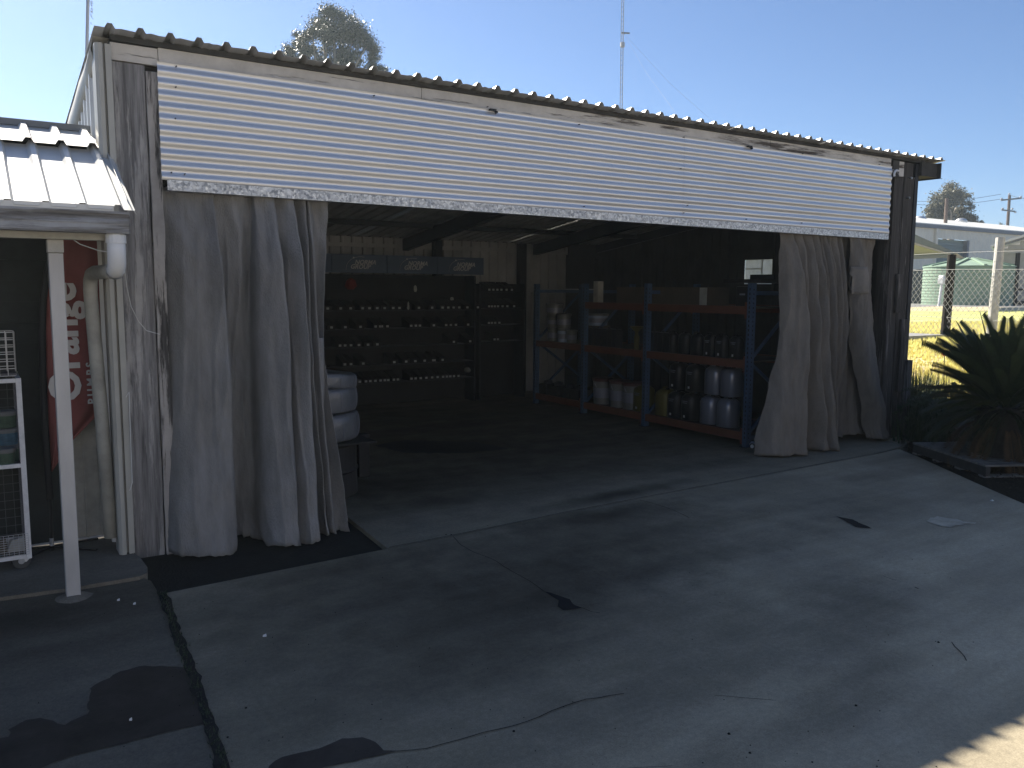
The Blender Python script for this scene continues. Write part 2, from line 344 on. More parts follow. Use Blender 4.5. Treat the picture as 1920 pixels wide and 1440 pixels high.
def strip(pts, wd, z, name, m, parent=None, jit=0.01):
    """thin crack or joint: a ribbon with uneven width"""
    P = []
    for i in range(len(pts)-1):
        a = Vector(pts[i][:2]); b = Vector(pts[i+1][:2]); k = max(1, int((b-a).length/0.05))
        for q in range(k): P.append(a.lerp(b, q/k))
    P.append(Vector(pts[-1][:2]))
    L = []; Rr = []
    for i, p in enumerate(P):
        d = (P[min(i+1, len(P)-1)]-P[max(0, i-1)]).normalized(); nrm = Vector((-d.y, d.x))
        c = p + nrm*noise.noise(Vector((p.x*9, p.y*9, 1)))*jit
        w_ = wd*(0.65+0.7*abs(noise.noise(Vector((p.x*17, p.y*17, 5)))))+random.uniform(0, wd*0.25)
        L.append(c+nrm*w_/2); Rr.append(c-nrm*w_/2)
    b = MB(); n = len(P)
    b.add([(p.x, p.y, z) for p in L]+[(p.x, p.y, z) for p in Rr], [(i, n+i, n+i+1, i+1) for i in range(n-1)])
    return b.build(name, m, parent)
def text(body, size, loc, xdir, up, m, parent, name='lettering', spacing=1.0, shear=0.0, bold=0.0, ext=0.001):
    cu = bpy.data.curves.new('t', 'FONT'); cu.body = body; cu.size = size; cu.shear = shear; cu.offset = bold; cu.extrude = ext
    cu.space_character = spacing; cu.resolution_u = 3
    t = bpy.data.objects.new('t', cu); COL.objects.link(t)
    me = bpy.data.meshes.new_from_object(t); bpy.data.objects.remove(t); me.materials.clear(); me.materials.append(m)
    o = bpy.data.objects.new(name, me); COL.objects.link(o)
    x = Vector(xdir).normalized(); y = Vector(up).normalized(); z = x.cross(y)
    mtx = Matrix(((x.x, y.x, z.x), (x.y, y.y, z.y), (x.z, y.z, z.z)))
    o.rotation_euler = mtx.to_euler(); o.location = Vector(loc)-wloc(parent); o.parent = parent
    return o

def smooth0(t): t = max(0, min(1, t)); return t*t*(3-2*t)
# ================================================================== GROUND
def smooth(t): t = max(0, min(1, t)); return t*t*(3-2*t)
def edge_x(Y):
    if Y > 0: return 8.52
    if Y > -0.8: return 7.45+(Y+0.8)*1.33
    return 7.45+(Y+0.8)*0.66
def terr(X, Y):
    e = X-edge_x(Y)
    z = 0.85*smooth((e-0.9)/3.6) + 0.30*smooth((X-14)/20)
    z *= smooth((Y+9)/4)
    return z + 0.03*noise.noise(Vector((X*0.9, Y*0.9, 0)))*min(1, max(0, e))
struct(MB().box(-300, 420, -200, 400, -0.4, -0.12).build('ground', MT['mulch']))

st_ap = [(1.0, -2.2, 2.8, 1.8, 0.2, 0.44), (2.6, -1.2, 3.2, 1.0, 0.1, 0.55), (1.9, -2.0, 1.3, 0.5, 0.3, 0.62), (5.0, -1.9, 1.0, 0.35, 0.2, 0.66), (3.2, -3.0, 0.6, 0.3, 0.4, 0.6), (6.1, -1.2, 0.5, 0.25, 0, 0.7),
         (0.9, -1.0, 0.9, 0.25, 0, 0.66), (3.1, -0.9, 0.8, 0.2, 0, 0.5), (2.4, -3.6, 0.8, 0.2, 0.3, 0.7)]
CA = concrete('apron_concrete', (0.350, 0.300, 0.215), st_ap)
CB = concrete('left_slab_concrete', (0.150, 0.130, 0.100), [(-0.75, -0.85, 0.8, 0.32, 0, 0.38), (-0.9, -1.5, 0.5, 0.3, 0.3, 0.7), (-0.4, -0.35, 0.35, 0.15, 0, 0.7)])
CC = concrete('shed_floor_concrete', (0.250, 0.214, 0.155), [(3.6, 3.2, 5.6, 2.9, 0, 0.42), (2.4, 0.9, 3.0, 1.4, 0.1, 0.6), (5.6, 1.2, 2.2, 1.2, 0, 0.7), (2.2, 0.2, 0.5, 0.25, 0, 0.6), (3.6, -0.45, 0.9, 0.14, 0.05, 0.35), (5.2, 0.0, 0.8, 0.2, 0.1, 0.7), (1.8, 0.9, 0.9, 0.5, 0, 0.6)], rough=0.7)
CD = concrete('raised_path_concrete', (0.18, 0.158, 0.128), [])
jL = G(310, 1112); jM = G(372, 1270); jB = G(432, 1440)
E0 = G(730, 1028); E1 = G(1690, 840)
app = [(jL.x, jL.y), (E0.x, E0.y)]
for q in ((850, 1005), (1060, 962), (1200, 935), (1450, 888), (1640, 852)): p = G(*q); app.append((p.x, p.y))
app += [(7.62, -0.5), (7.40, -0.85), (6.70, -1.84), (6.36, -2.34), (6.0, -2.9), (5.4, -3.8), (5.0, -6), (-0.31, -6.0), (-0.30, -5), (jB.x, jB.y), (jM.x, jM.y)]
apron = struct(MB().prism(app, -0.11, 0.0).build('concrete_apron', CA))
struct(MB().prism([(5.0, -6.01), (5.2, -12), (5.2, -40), (-0.35, -40), (-0.31, -6.01)], -0.11, -0.002).build('unseen_pale_slab', concrete('pale_bounce_concrete', (0.34, 0.31, 0.27))))  # unseen slab, concrete made pale to brighten the header's reflections
# sunlit yard right of and behind the photographer, made pale to bounce light
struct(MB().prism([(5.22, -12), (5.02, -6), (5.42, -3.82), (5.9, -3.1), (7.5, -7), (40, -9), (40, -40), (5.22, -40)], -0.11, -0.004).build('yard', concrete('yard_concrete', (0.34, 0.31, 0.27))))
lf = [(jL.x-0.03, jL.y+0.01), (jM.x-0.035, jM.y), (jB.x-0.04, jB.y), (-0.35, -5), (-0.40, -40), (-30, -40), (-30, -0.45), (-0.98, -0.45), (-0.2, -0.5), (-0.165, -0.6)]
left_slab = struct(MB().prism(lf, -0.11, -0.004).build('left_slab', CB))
rs = [G(0, 1126), G(150, 1105), G(262, 1086), G(276, 1079), G(277, 1068), G(262, 1048), G(245, 1040)]
rp = [(-6, -0.44)] + [(p.x, p.y) for p in rs] + [(-0.22, 0.0), (-0.22, 0.42), (-6, 0.50)]
struct(MB().prism(rp, -0.11, 0.018).build('raised_path', CD, bevel=0.004))
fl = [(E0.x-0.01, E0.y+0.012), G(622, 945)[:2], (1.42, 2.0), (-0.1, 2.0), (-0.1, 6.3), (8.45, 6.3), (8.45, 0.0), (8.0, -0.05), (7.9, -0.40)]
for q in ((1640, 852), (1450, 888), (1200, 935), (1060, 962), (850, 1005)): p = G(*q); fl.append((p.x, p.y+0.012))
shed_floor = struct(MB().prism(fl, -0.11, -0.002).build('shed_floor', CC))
struct(MB().box(-0.2, 1.5, -0.9, 2.0, -0.10, -0.035).build('drain_pit', MT['dirt']))
# concrete garden margin between the shed's right post and the pallet
struct(MB().prism([(7.9, -0.40), (8.0, -0.06), (8.5, 0.0), (8.5, -0.15), (7.64, -0.5)], -0.11, -0.006).build('slab_corner', CA))

opp = thing('opposite_shed', 'long pale sunlit shed standing opposite, mirrored in the metal header', 'shed', (5, -27, 0))
MB().box(-34, 44, -35, -27, -0.1, 7.4).build('wall', mat('tan_cladding', (0.365, 0.355, 0.345), 0.8, 0, 0.08, 1), opp)
MB().box(-34.6, 44.6, -35.6, -26.5, 7.41, 7.6).build('roof', mat('opposite_roof', (0.5, 0.5, 0.48), 0.5, 0.1, 0.06, 1), opp)
for x_ in (-22, -8, 6, 20, 34): MB().box(x_-1.9, x_+1.9, -26.99, -26.94, 0, 4.2).build('roller_door', mat('opposite_door', (0.35, 0.33, 0.29), 0.6, 0, 0.08, 1), opp)
# stains, cracks and joint dirt lying on the slabs
z1 = 0.004
def gp(L, z=0.0): return [tuple(G(x, y, z)) for x, y in L]
sheet(gp([(165,1320),(172,1290),(210,1264),(260,1250),(300,1248),(345,1252),(362,1256),(380,1300),(398,1352),(330,1368),(210,1397),(100,1428),(50,1450),(-10,1460),(-10,1385),(15,1382),(20,1365),(45,1350),(75,1345),(100,1352),(120,1360),(160,1340)]), 0.000, 'wet_patch', MT['wet'], left_slab, 0.02)
sheet(gp([(490,1460),(505,1438),(530,1420),(600,1405),(640,1385),(680,1383),(702,1395),(720,1409),(748,1409),(700,1421),(610,1440),(560,1460)]), z1, 'wet_patch', MT['wet'], apron, 0.015)
sheet(gp([(1018,1110),(1030,1112),(1052,1119),(1068,1125),(1080,1136),(1092,1141),(1075,1143),(1055,1145),(1046,1138),(1048,1127),(1033,1118)]), z1, 'oil_patch', MT['crack'], apron, 0.01)
sheet(gp([(1568,969),(1600,975),(1634,992),(1605,989),(1585,978)]), z1, 'oil_patch', MT['crack'], apron, 0.01)
sheet(gp([(1735,975),(1760,970),(1800,975),(1823,983),(1790,990),(1755,987)]), z1, 'scum_patch', MT['puddle'], apron, 0.09)
sheet(gp([(700,835),(760,825),(900,830),(960,842),(860,850),(760,850)]), 0.002, 'oil_patch', MT['oil'], shed_floor, 0.05)
for L, wd in (([(745,1411),(800,1404),(860,1390),(905,1374),(960,1362),(1010,1345),(1060,1325),(1100,1313),(1170,1302)], 0.005),
              ([(850,1007),(865,1023),(890,1037),(925,1050),(960,1072),(1000,1095),(1018,1110)], 0.0055),
              ([(1092,1141),(1110,1148),(1125,1150)], 0.005),
              ([(1200,938),(1235,948),(1265,958),(1292,972)], 0.006),
              ([(1655,1081),(1672,1087),(1680,1089)], 0.005), ([(1715,1102),(1722,1105)], 0.01),
              ([(1340,1305),(1400,1310),(1455,1315)], 0.003), ([(1785,1205),(1800,1222),(1812,1240)], 0.005),
              ([(1100,1450),(1180,1442),(1260,1436)], 0.0025)):
    strip(gp(L), wd, z1, 'crack', MT['crack'], apron)
strip(gp([(730,1027),(850,1004),(1060,961),(1200,934),(1450,887),(1550,868),(1640,851),(1705,838)]), 0.008, z1, 'joint_dirt', MT['crack'], apron, 0.006)
strip([(jL.x-0.015, jL.y+0.04), (jM.x-0.017, jM.y), (jB.x-0.02, jB.y), (-0.32, -5)], 0.050, 0.003, 'joint_dirt', MT['dirt'], apron, 0.012)
b = MB()
for i in range(420):      # moss and weeds in the joint
    t = random.random()**1.3; p = Vector((jL.x-0.015, jL.y)).lerp(Vector((jB.x-0.02, jB.y)), t)+Vector((random.gauss(0, 0.014), random.gauss(0, 0.01)))
    a = random.uniform(0, 6.28); h = random.uniform(0.006, 0.028); dx, dy = math.cos(a)*0.012, math.sin(a)*0.012
    b.add([(p.x-dy*0.25, p.y+dx*0.25, 0.002), (p.x+dy*0.25, p.y-dx*0.25, 0.002), (p.x+dx, p.y+dy, h)], [(0, 1, 2)])
tag(b.build('joint_weeds', MT['shrub'], None, kind='stuff'), 'tiny weeds and moss in the slab joint', 'weeds')
b = MB()
for i in range(260):      # grit scattered on the slabs
    p = G(random.uniform(20, 1900), random.uniform(900, 1440), 0)
    if p.x < -0.9 or p.x > edge_x(p.y)-0.2 or (p.y > -0.6): continue
    r = random.uniform(0.0012, 0.0035)*(2 if random.random() < 0.06 else 1)
    b.lathe((p.x, p.y, 0.0), [(r, 0), (r*0.8, r*0.6), (r*0.2, r*0.9)], 5)
tag(b.build('grit', MT['crack'], None, kind='stuff'), 'dark grit scattered over the concrete', 'grit')
for k, (x, y) in enumerate(((496, 1194), (1860, 940), (222, 1127), (252, 1134), (245, 1352))):
    p = G(x, y); s = (0.011, 0.014, 0.008, 0.008, 0.006)[k]
    o = MB().hexa([(p.x-s, p.y-s*0.6, 0.004), (p.x+s*0.7, p.y-s, 0.004), (p.x+s, p.y+s*0.5, 0.004), (p.x-s*0.5, p.y+s, 0.004),
                   (p.x-s*0.8, p.y-s*0.4, 0.012), (p.x+s*0.5, p.y-s*0.8, 0.007), (p.x+s*0.9, p.y+s*0.3, 0.014), (p.x-s*0.4, p.y+s*0.8, 0.008)]).build('paper_scrap', MT['label'])
    tag(o, ('tiny white scrap on the concrete in front of the left curtain', 'small pale scrap on the concrete beside the cycad bed',
            'pale speck on the wet slab just right of the steel post', 'second pale speck on the wet slab nearer the joint', 'tiny white speck in the big wet patch')[k], 'scrap')

# ================================================================== THE SHED
shed = thing('workshop_shed', 'weathered open fronted workshop shed with corrugated steel header and timber posts', 'shed', (0, 0, 0))
def P(mb, name, m, **k): return mb.build(name, m, shed, **k)
# timber posts (boards with ragged edges)
def plank(x0, x1, y0, y1, z0, z1, name, m, rag=0.004, parent=shed, rz=0.0):
    nb = 26; vs = []
    for k in range(nb+1):
        z = z0+(z1-z0)*k/nb
        a = x0+rag*noise.noise(Vector((x0*31, z*5, 0))); c = x1+rag*noise.noise(Vector((x1*31, z*5, 7)))
        yo = rag*noise.noise(Vector((x0, z*3, 4)))
        vs += [(a, y0+yo, z), (c, y0+yo, z), (c, y1, z), (a, y1, z)]
    fs = [(k*4+i, k*4+(i+1)%4, k*4+4+(i+1)%4, k*4+4+i) for k in range(nb) for i in range(4)]+[(3,2,1,0), tuple(nb*4+i for i in range(4))]
    return MB().add(vs, fs).build(name, m, parent, bevel=0.004)
plank(-0.170, 0.022, -0.01, 0.16, -0.05, 3.135, 'post_board', MT['post'], 0.006)
plank(0.026, 0.098, -0.025, 0.14, -0.05, 3.10, 'post_board', MT['postpeel'], 0.009)
plank(8.02, 8.20, -0.005, 0.16, -0.05, 3.07, 'post_board', MT['postdark'], 0.008)
plank(8.204, 8.40, -0.012, 0.16, -0.05, 3.08, 'post_board', MT['postdark'], 0.008)
plank(8.14, 8.24, -0.050, -0.016, 1.50, 1.95, 'repair_board', MT['postdark'], 0.008)
plank(8.26, 8.38, -0.052, -0.018, 0.55, 1.42, 'repair_board', MT['postdark'], 0.008)
plank(8.37, 8.47, -0.09, 0.02, -0.03, 0.93, 'base_board', MT['postlow'], 0.006)
# beams and fascia above the header
P(MB().box(-0.172, 0.10, -0.02, 0.15, 3.14, 3.243), 'beam_end', MT['fascia'])
P(MB().box(-0.172, 8.52, -0.045, 0.12, 3.250, 3.284), 'top_plate', MT['beamdark'])
xs = [0.101, 1.95, 3.9, 5.85, 7.90]
for i in range(4):
    P(MB().box(xs[i]+0.002, xs[i+1]-0.002, -0.028-(i%2)*0.002, 0.02, 3.09, 3.249), 'fascia_board', MT['fascia'])
P(MB().box(7.94, 8.06, -0.03, 0.05, 3.05, 3.235), 'beam_end', MT['beamdark'])
P(MB().box(8.075, 8.17, -0.02, 0.05, 3.07, 3.235), 'beam_end', MT['fascia'])
P(MB().box(8.19, 8.36, -0.016, 0.05, 3.07, 3.235), 'beam_end', MT['postdark'])
P(MB().box(8.46, 8.78, -0.06, 0.55, 3.10, 3.262), 'eave_box', MT['beamdark'])
P(MB().box(8.78, 8.80, -0.10, 0.60, 3.085, 3.266), 'barge_board', MT['beamdark'])
P(MB().box(8.405, 8.47, -0.02, 0.30, -0.05, 3.235), 'corner_flashing', MT['steel'])
# roof: trapezoidal sheets, falling to the back
PITCH = 0.1715; FALL = 0.125; Y0R, Y1R = -0.13, 6.35
def roof_prof(x0, nr):
    pr = [(x0, 0.0)]
    for k in range(nr):
        c = x0+PITCH*(k+0.5)
        pr += [(c-0.062, 0.001+random.uniform(-0.002, 0.004)), (c-0.030, 0.0), (c-0.013, 0.029), (c+0.013, 0.029), (c+0.030, 0.0), (c+0.060, 0.002+random.uniform(-0.002, 0.004))]
    pr.append((x0+PITCH*nr, 0.0)); return pr
xr = -0.0988-PITCH
k = 0
while xr < 8.72:
    nr = min(4, max(1, int(round((8.76-xr)/PITCH))))
    pr = roof_prof(xr, nr); b = MB(); ys = (Y0R-random.uniform(0, 0.012), 1.5, 3.5, Y1R)
    vs = [(x, y, 3.288-FALL*(y+0.1)+z+(k%2)*0.0015) for y in ys for (x, z) in pr]; n = len(pr)
    b.add(vs, [(j*n+i, j*n+i+1, (j+1)*n+i+1, (j+1)*n+i) for j in range(3) for i in range(n-1)])
    P(b, 'roof_sheet', MT['roof'], solid=0.0012)
    xr += PITCH*nr; k += 1
# bent barge flashing down the left gable
def barge():
    b = MB(); vs = []; N = 16
    for i in range(N+1):
        y = 0.02+6.28*i/N; z = 3.250-FALL*(y+0.1)+0.006; o = 0.016*noise.noise(Vector((y*1.7, 0, 3)))
        dpth = 0.11+0.10*smooth0((y-0.1)/1.0)-0.05*smooth0((y-2.0)/2)
        vs += [(-0.12, y, z+0.032), (-0.262+o, y, z+0.030), (-0.278+o, y, z-dpth*0.4), (-0.262+o*1.6, y, z-dpth), (-0.250, y, z-dpth-0.004)]
    b.add(vs, [(i*5+j, i*5+j+1, i*5+6+j, i*5+5+j) for i in range(N) for j in range(4)])
    return b
P(barge(), 'barge_flashing', MT['cream'], solid=0.002, smooth=True)
pe = Vector((-0.275, 6.25, 2.45))
P(MB().bar(pe+Vector((-0.02, -0.02, -0.02)), pe+Vector((0.13, 0.1, -0.10)), 0.06, 0.012), 'flashing_end', MT['galv'])
# left corner flashing: two folds and a web
b = MB()
prof = [(-0.262, 0.10), (-0.262, -0.045), (-0.245, -0.062), (-0.222, -0.062), (-0.222, -0.022), (-0.205, -0.022), (-0.205, -0.055), (-0.172, -0.055), (-0.172, 0.02)]
for z in (0.02, 1.0, 2.1, 3.22): b.v += [(x+0.004*math.sin(z*3), y, z) for x, y in prof]
n = len(prof); b.f += [(j*n+i, j*n+i+1, (j+1)*n+i+1, (j+1)*n+i) for j in range(3) for i in range(n-1)]
P(b, 'corner_flashing', MT['cream'], solid=0.002)
# left gable wall outside (ribbed), right wall, back wall
def ribwall(axis, a0, a1, fix, z0, z1, m, name, pitch=PITCH, inward=1, zf=None, gap=None):
    b = MB(); pr = []
    c = a0
    while c < a1-0.02:
        e = min(c+pitch, a1); pr += [(c, 0.0), (c+(e-c)*0.60, 0.0), (c+(e-c)*0.68, 0.024*inward), (c+(e-c)*0.86, 0.024*inward), (c+(e-c)*0.94, 0.0)]; c = e
    pr.append((a1, 0.0))
    zt = zf if zf else (lambda a: z1)
    if axis == 'X': vs = [(fix+o, a, z0) for a, o in pr]+[(fix+o, a, zt(a)) for a, o in pr]
    else: vs = [(a, fix+o, z0) for a, o in pr]+[(a, fix+o, zt(a)) for a, o in pr]
    n = len(pr); b.add(vs, [(i, i+1, n+i+1, n+i) for i in range(n-1)])
    return b
zroof = lambda y: 3.281-FALL*(y+0.1)
P(ribwall('X', 0.17, 6.3, -0.24, -0.05, 3.2, MT['inwall'], 'w', inward=-1, zf=zroof), 'side_wall', MT['awnroof'])
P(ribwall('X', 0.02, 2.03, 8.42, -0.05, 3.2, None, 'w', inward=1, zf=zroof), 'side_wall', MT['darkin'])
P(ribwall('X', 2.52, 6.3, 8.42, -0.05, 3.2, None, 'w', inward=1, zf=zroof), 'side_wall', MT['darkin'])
P(MB().box(8.415, 8.445, 2.03, 2.52, -0.05, 1.84), 'dark_wall_sheet', MT['darkin'])
P(MB().box(8.415, 8.445, 2.03, 2.52, 2.185, 2.99), 'dark_wall_sheet', MT['darkin'])
P(ribwall('Y', -0.24, 8.44, 6.02, -0.05, zroof(6.0), None, 'w', inward=-1), 'back_wall', MT['inwall'])
P(MB().box(-0.24, 8.44, 6.03, 6.06, 2.3, zroof(6.03)+0.03), 'closure_strip', MT['steel'])  # added to block sun leaking in over the back wall
P(MB().hexa([(8.38, 0.13, 3.10), (8.47, 0.13, 3.10), (8.47, 6.2, 2.36), (8.38, 6.2, 2.36), (8.38, 0.13, zroof(0.13)), (8.47, 0.13, zroof(0.13)), (8.47, 6.2, zroof(6.2)), (8.38, 6.2, zroof(6.2))]), 'sun_leak_closure', MT['steel'])  # added to block sun leaking between right wall and roof
xq = PY(1062, 440, 5.97).x; P(MB().box(xq, 8.41, 5.965, 5.975, 0, 2.35), 'dark_wall_sheet', MT['darkin']); P(MB().box(xq, 8.41, 5.90, 5.928, 2.30, 2.56), 'dark_wall_sheet', MT['darkin'])  # dark sheets added to blacken the back wall's right end
# window: frosted panel with battens
win = P(MB().box(8.425, 8.432, 2.03, 2.52, 1.84, 2.185), 'window', MT['fib'])
MB().box(8.413, 8.424, 2.20, 2.215, 1.84, 2.185).build('window_batten', MT['label'], win)
MB().box(8.413, 8.424, 2.216, 2.52, 2.05, 2.062).build('window_batten', MT['label'], win)
# interior steel: girts, columns, rafters, purlins
P(MB().box(-0.1, 8.4, 5.93, 5.985, 2.36, 2.42), 'girt', MT['inwall'])
P(MB().box(-0.1, 8.4, 5.93, 5.985, 1.70, 1.76), 'girt', MT['inwall'])
for px in (819, 978):
    p = PY(px, 430, 5.87); P(MB().box(p.x-0.06, p.x+0.06, 5.80, 5.925, 0, 2.50), 'steel_column', MT['steel'])
for x in (2.0, 4.6, 7.0): P(MB().hexa([(x-0.05, 0.15, 3.02), (x+0.05, 0.15, 3.02), (x+0.05, 5.8, 2.32), (x-0.05, 5.8, 2.32), (x-0.05, 0.15, 3.20), (x+0.05, 0.15, 3.20), (x+0.05, 5.8, 2.49), (x-0.05, 5.8, 2.49)]), 'rafter', MT['steel'])
for y in (1.2, 2.4, 3.6, 4.8): P(MB().box(-0.1, 8.4, y, y+0.05, zroof(y)-0.075, zroof(y)-0.008), 'purlin', MT['steel'])
# corrugated header: two long sheets, horizontal corrugations
HZ0, HZ1 = 2.428, 3.152
def header(x0, x1, yo, tilt):
    b = MB(); nw = int((HZ1-HZ0)/0.0725*10); nx = 40
    prof = []
    for i in range(nw+1):
        z = HZ0+(HZ1-HZ0)*i/nw; prof.append((-0.072+yo-0.0055*math.sin((z-HZ0)/0.0725*2*math.pi), z))
    def fn(u, v):
        i = round(u*nw); y, z = prof[i]; x = x0+(x1-x0)*v
        wv = 0.004*noise.noise(Vector((x*0.8, z*2, 2)))+0.0012*noise.noise(Vector((x*4, z*3, 5)))
        return (x, y+wv, z-0.0036*x*(HZ1-z)/0.8+tilt*0.3+0.002*noise.noise(Vector((x*0.7, 0, 0))))
    return b.grid(fn, nw, nx)
seam = PY(1283, 290, -0.07).x
P(header(0.085, seam+0.06, 0.0, 0.004), 'corrugated_sheet', MT['zinc'], smooth=True)
P(header(seam, 7.86, -0.0018, 0.004), 'corrugated_sheet', MT['zinc'], smooth=True)
# galvanised angle under it
b = MB(); b.hexa([(0.115, -0.088, 2.364), (7.84, -0.088, 2.334), (7.84, -0.083, 2.334), (0.115, -0.083, 2.364), (0.115, -0.088, 2.430), (7.84, -0.088, 2.401), (7.84, -0.083, 2.401), (0.115, -0.083, 2.430)])
b.hexa([(0.115, -0.0829, 2.364), (7.84, -0.0829, 2.334), (7.84, -0.02, 2.334), (0.115, -0.02, 2.364), (0.115, -0.0829, 2.370), (7.84, -0.0829, 2.340), (7.84, -0.02, 2.340), (0.115, -0.02, 2.370)])
P(b, 'angle_trim', MT['galv'])
P(MB().box(0.1, 7.95, 0.03, 0.12, 2.41, 2.50), 'lintel', MT['beamdark'])
for px, py in ((331, 124), (330, 163), (329, 222), (322, 323), (347, 326), (702, 179), (915, 200), (1087, 233), (703, 372), (940, 393), (1096, 387), (1283, 399), (1277, 316), (1400, 411), (1506, 288), (1650, 308), (1635, 430), (1504, 418), (1283, 257), (1290, 385)):
    p = PY(px, py, -0.085); P(MB().cyl((p.x, -0.068, p.z), (p.x, -0.088, p.z), 0.0045, 0.004, 6), 'screw', MT['steel'])
for px, py in ((921, 208), (1401, 276)):
    p = PY(px, py, -0.05); P(MB().box(p.x-0.035, p.x+0.02, -0.10, -0.032, p.z-0.006, p.z+0.008).cyl((p.x+0.03, -0.09, p.z-0.012), (p.x+0.03, -0.03, p.z-0.012), 0.010, n=8), 'bracket', MT['steel'])
# curved pipe fitting and wire near the head of the right post
p = PY(1680, 328, -0.08)
fit = MB().tube([p+Vector((0.05*math.cos(a), -0.01, 0.05*math.sin(a))) for a in [R(60+i*18) for i in range(9)]], 0.012, 8).build('pipe_bend', MT['white'])
tag(fit, 'small white curved pipe fitting at the head of the right post', 'pipe fitting')
q = PY(1670, 317, -0.08)
tag(MB().tube([q, PY(1677, 319, -0.09), PY(1684, 325, -0.09), PY(1687, 331, -0.09)], 0.003, 5).build('loose_wire', MT['wire']), 'thin loose wire hanging over the pipe fitting on the right post', 'wire')
for px, py in ((1707, 334), (1703, 371)):
    p = PY(px, py, -0.03); P(MB().cyl((p.x, -0.012, p.z), (p.x, -0.05, p.z), 0.012, n=8), 'bolt', MT['galv'])
# batten light (off) under the roof
bl = tag(MB().box(4.6, 5.8, 2.35, 2.47, 2.76, 2.82).build('batten_light', MT['pail'], bevel=0.01), 'unlit white batten light under the shed roof behind the header', 'light')

# ================================================================== CURTAINS
def catmull(keys, u):
    n = len(keys)-1; t = u*n; i = min(int(t), n-1); f = t-i
    p0, p1, p2, p3 = keys[max(i-1, 0)], keys[i], keys[i+1], keys[min(i+2, n)]
    return tuple(0.5*((2*b_)+(-a+c)*f+(2*a-5*b_+4*c-d)*f*f+(-a+3*b_-3*c+d)*f**3)*1.0 for a, b_, c, d in zip(p0, p1, p2, p3))
def curtain(keys, yb, ztop, zbot, hem, nu=260, nv=60, seedz=0.0):
    """keys: fold lines, each (x,y) at the head, the middle and the hem, in metres"""
    def fn(u, v):
        k = catmull(keys, u); (xt, yt, xm, ym, xb, yb_) = k
        if v < 0.45: f = v/0.45; s = f*f*(3-2*f)*0.5+f*0.5; x = xt+(xm-xt)*s; y = yt+(ym-yt)*s
        else: f = (v-0.45)/0.55; s = f*f*(3-2*f)*0.4+f*0.6; x = xm+(xb-xm)*s; y = ym+(yb_-ym)*s
        zb = zbot+hem(u)+0.014*noise.noise(Vector((u*42, 2, seedz)))+0.006*noise.noise(Vector((u*130, 7, seedz))); z = ztop+(zb-ztop)*v
        y *= 1.75*(0.40+0.60*smooth0(v*5))
        hv = math.sin(math.pi*min(1, v*1.0))
        y += 0.016*noise.noise(Vector((x*6, z*2.2, seedz)))+0.010*noise.noise(Vector((x*15+z*3, z*5, seedz+3)))+0.005*noise.noise(Vector((x*34, z*16, seedz+4)))+0.030*v*noise.noise(Vector((x*3, z*3.4, seedz+8)))
        y -= 0.024*(1-abs(noise.noise(Vector((x*11+0.3*math.sin(z*2), z*0.9, seedz+12))))*2)**3*min(1, v*4)
        y += 0.007*abs(noise.noise(Vector((x*9+z*6, z*7-x*5, seedz+15))))
        # draglines fanning from the gathers, and slumped creases near the floor
        y += 0.012*max(0, 1-v*4)*math.sin(x*46+z*22)+0.022*max(0, (v-0.80)/0.2)*noise.noise(Vector((x*9, z*26, seedz+2)))
        x += 0.005*noise.noise(Vector((u*30, z*1.3, seedz+5)))+0.02*max(0, (v-0.85)/0.15)*noise.noise(Vector((u*40, z*9, seedz+7)))
        if v > 0.94: y -= (v-0.94)*(0.30+0.9*max(0, noise.noise(Vector((x*8, 0, seedz)))))
        return (x, yb+y, z)
    return MB().grid(fn, nu, nv)
def K(xt, yt, xm, ym, xb, yb_, base, zt=2.32, zm=1.35):
    """fold line from photo x at three heights to metres on the curtain's plane"""
    def X(px, z):
        for py in [0]:
            lo = PY(px, 700, base); 
        # find py for this z, then x
        y1, y2 = 200.0, 1200.0
        for _ in range(30):
            ym_ = (y1+y2)/2
            if PY(px, ym_, base).z > z: y1 = ym_
            else: y2 = ym_
        return PY(px, y1, base).x
    return (X(xt, zt), yt, X(xm, zm), ym, X(xb, 0.03), yb_)
LB = 0.02
lk = [(305,0.03,306,0.03,306,0.05),(345,-0.02,345,-0.06,330,-0.11),(383,-0.02,385,-0.09,385,-0.16),(397,-0.05,413,-0.13,428,-0.12),(400,0.04,416,0.02,434,0.03),
      (420,0.02,432,0.045,450,0.045),(445,-0.02,455,0.045,462,0.03),(471,0.04,474,0.05,480,0.02),(476,-0.05,478,-0.05,486,-0.12),(492,-0.06,500,-0.11,512,-0.20),(508,-0.09,521,-0.15,530,-0.19),
      (514,0.01,523,-0.04,536,-0.14),(530,-0.03,541,-0.10,552,-0.20),(545,-0.08,557,-0.14,569,-0.18),(550,0.05,560,0.07,571,0.07),(558,0.03,561,-0.01,588,-0.05),(569,-0.05,573,-0.07,596,-0.10),
      (574,0.04,578,0.05,592,0.03),(578,-0.03,589,-0.05,608,-0.10),(592,0.03,594,0.03,618,-0.05),(615,0.00,603,-0.01,634,-0.12)]
keys = [K(a, b_, c, d, e, f, LB) for a, b_, c, d, e, f in lk]
def hemL(u): return -0.018+0.030*math.sin(u*math.pi*5.2+0.5)**2*(1 if u < 0.75 else 0.4)
cl = thing('curtain', 'wide grey hessian curtain bunched beside the left post with folds reaching the ground', 'curtain', (0.1, 0.03, 0), 'hessian curtains at the opening')
curtain(keys, LB, 2.40, -0.015, hemL, 330, 70, 1.0).build('cloth', MT['hess'], cl, smooth=True, solid=0.003)
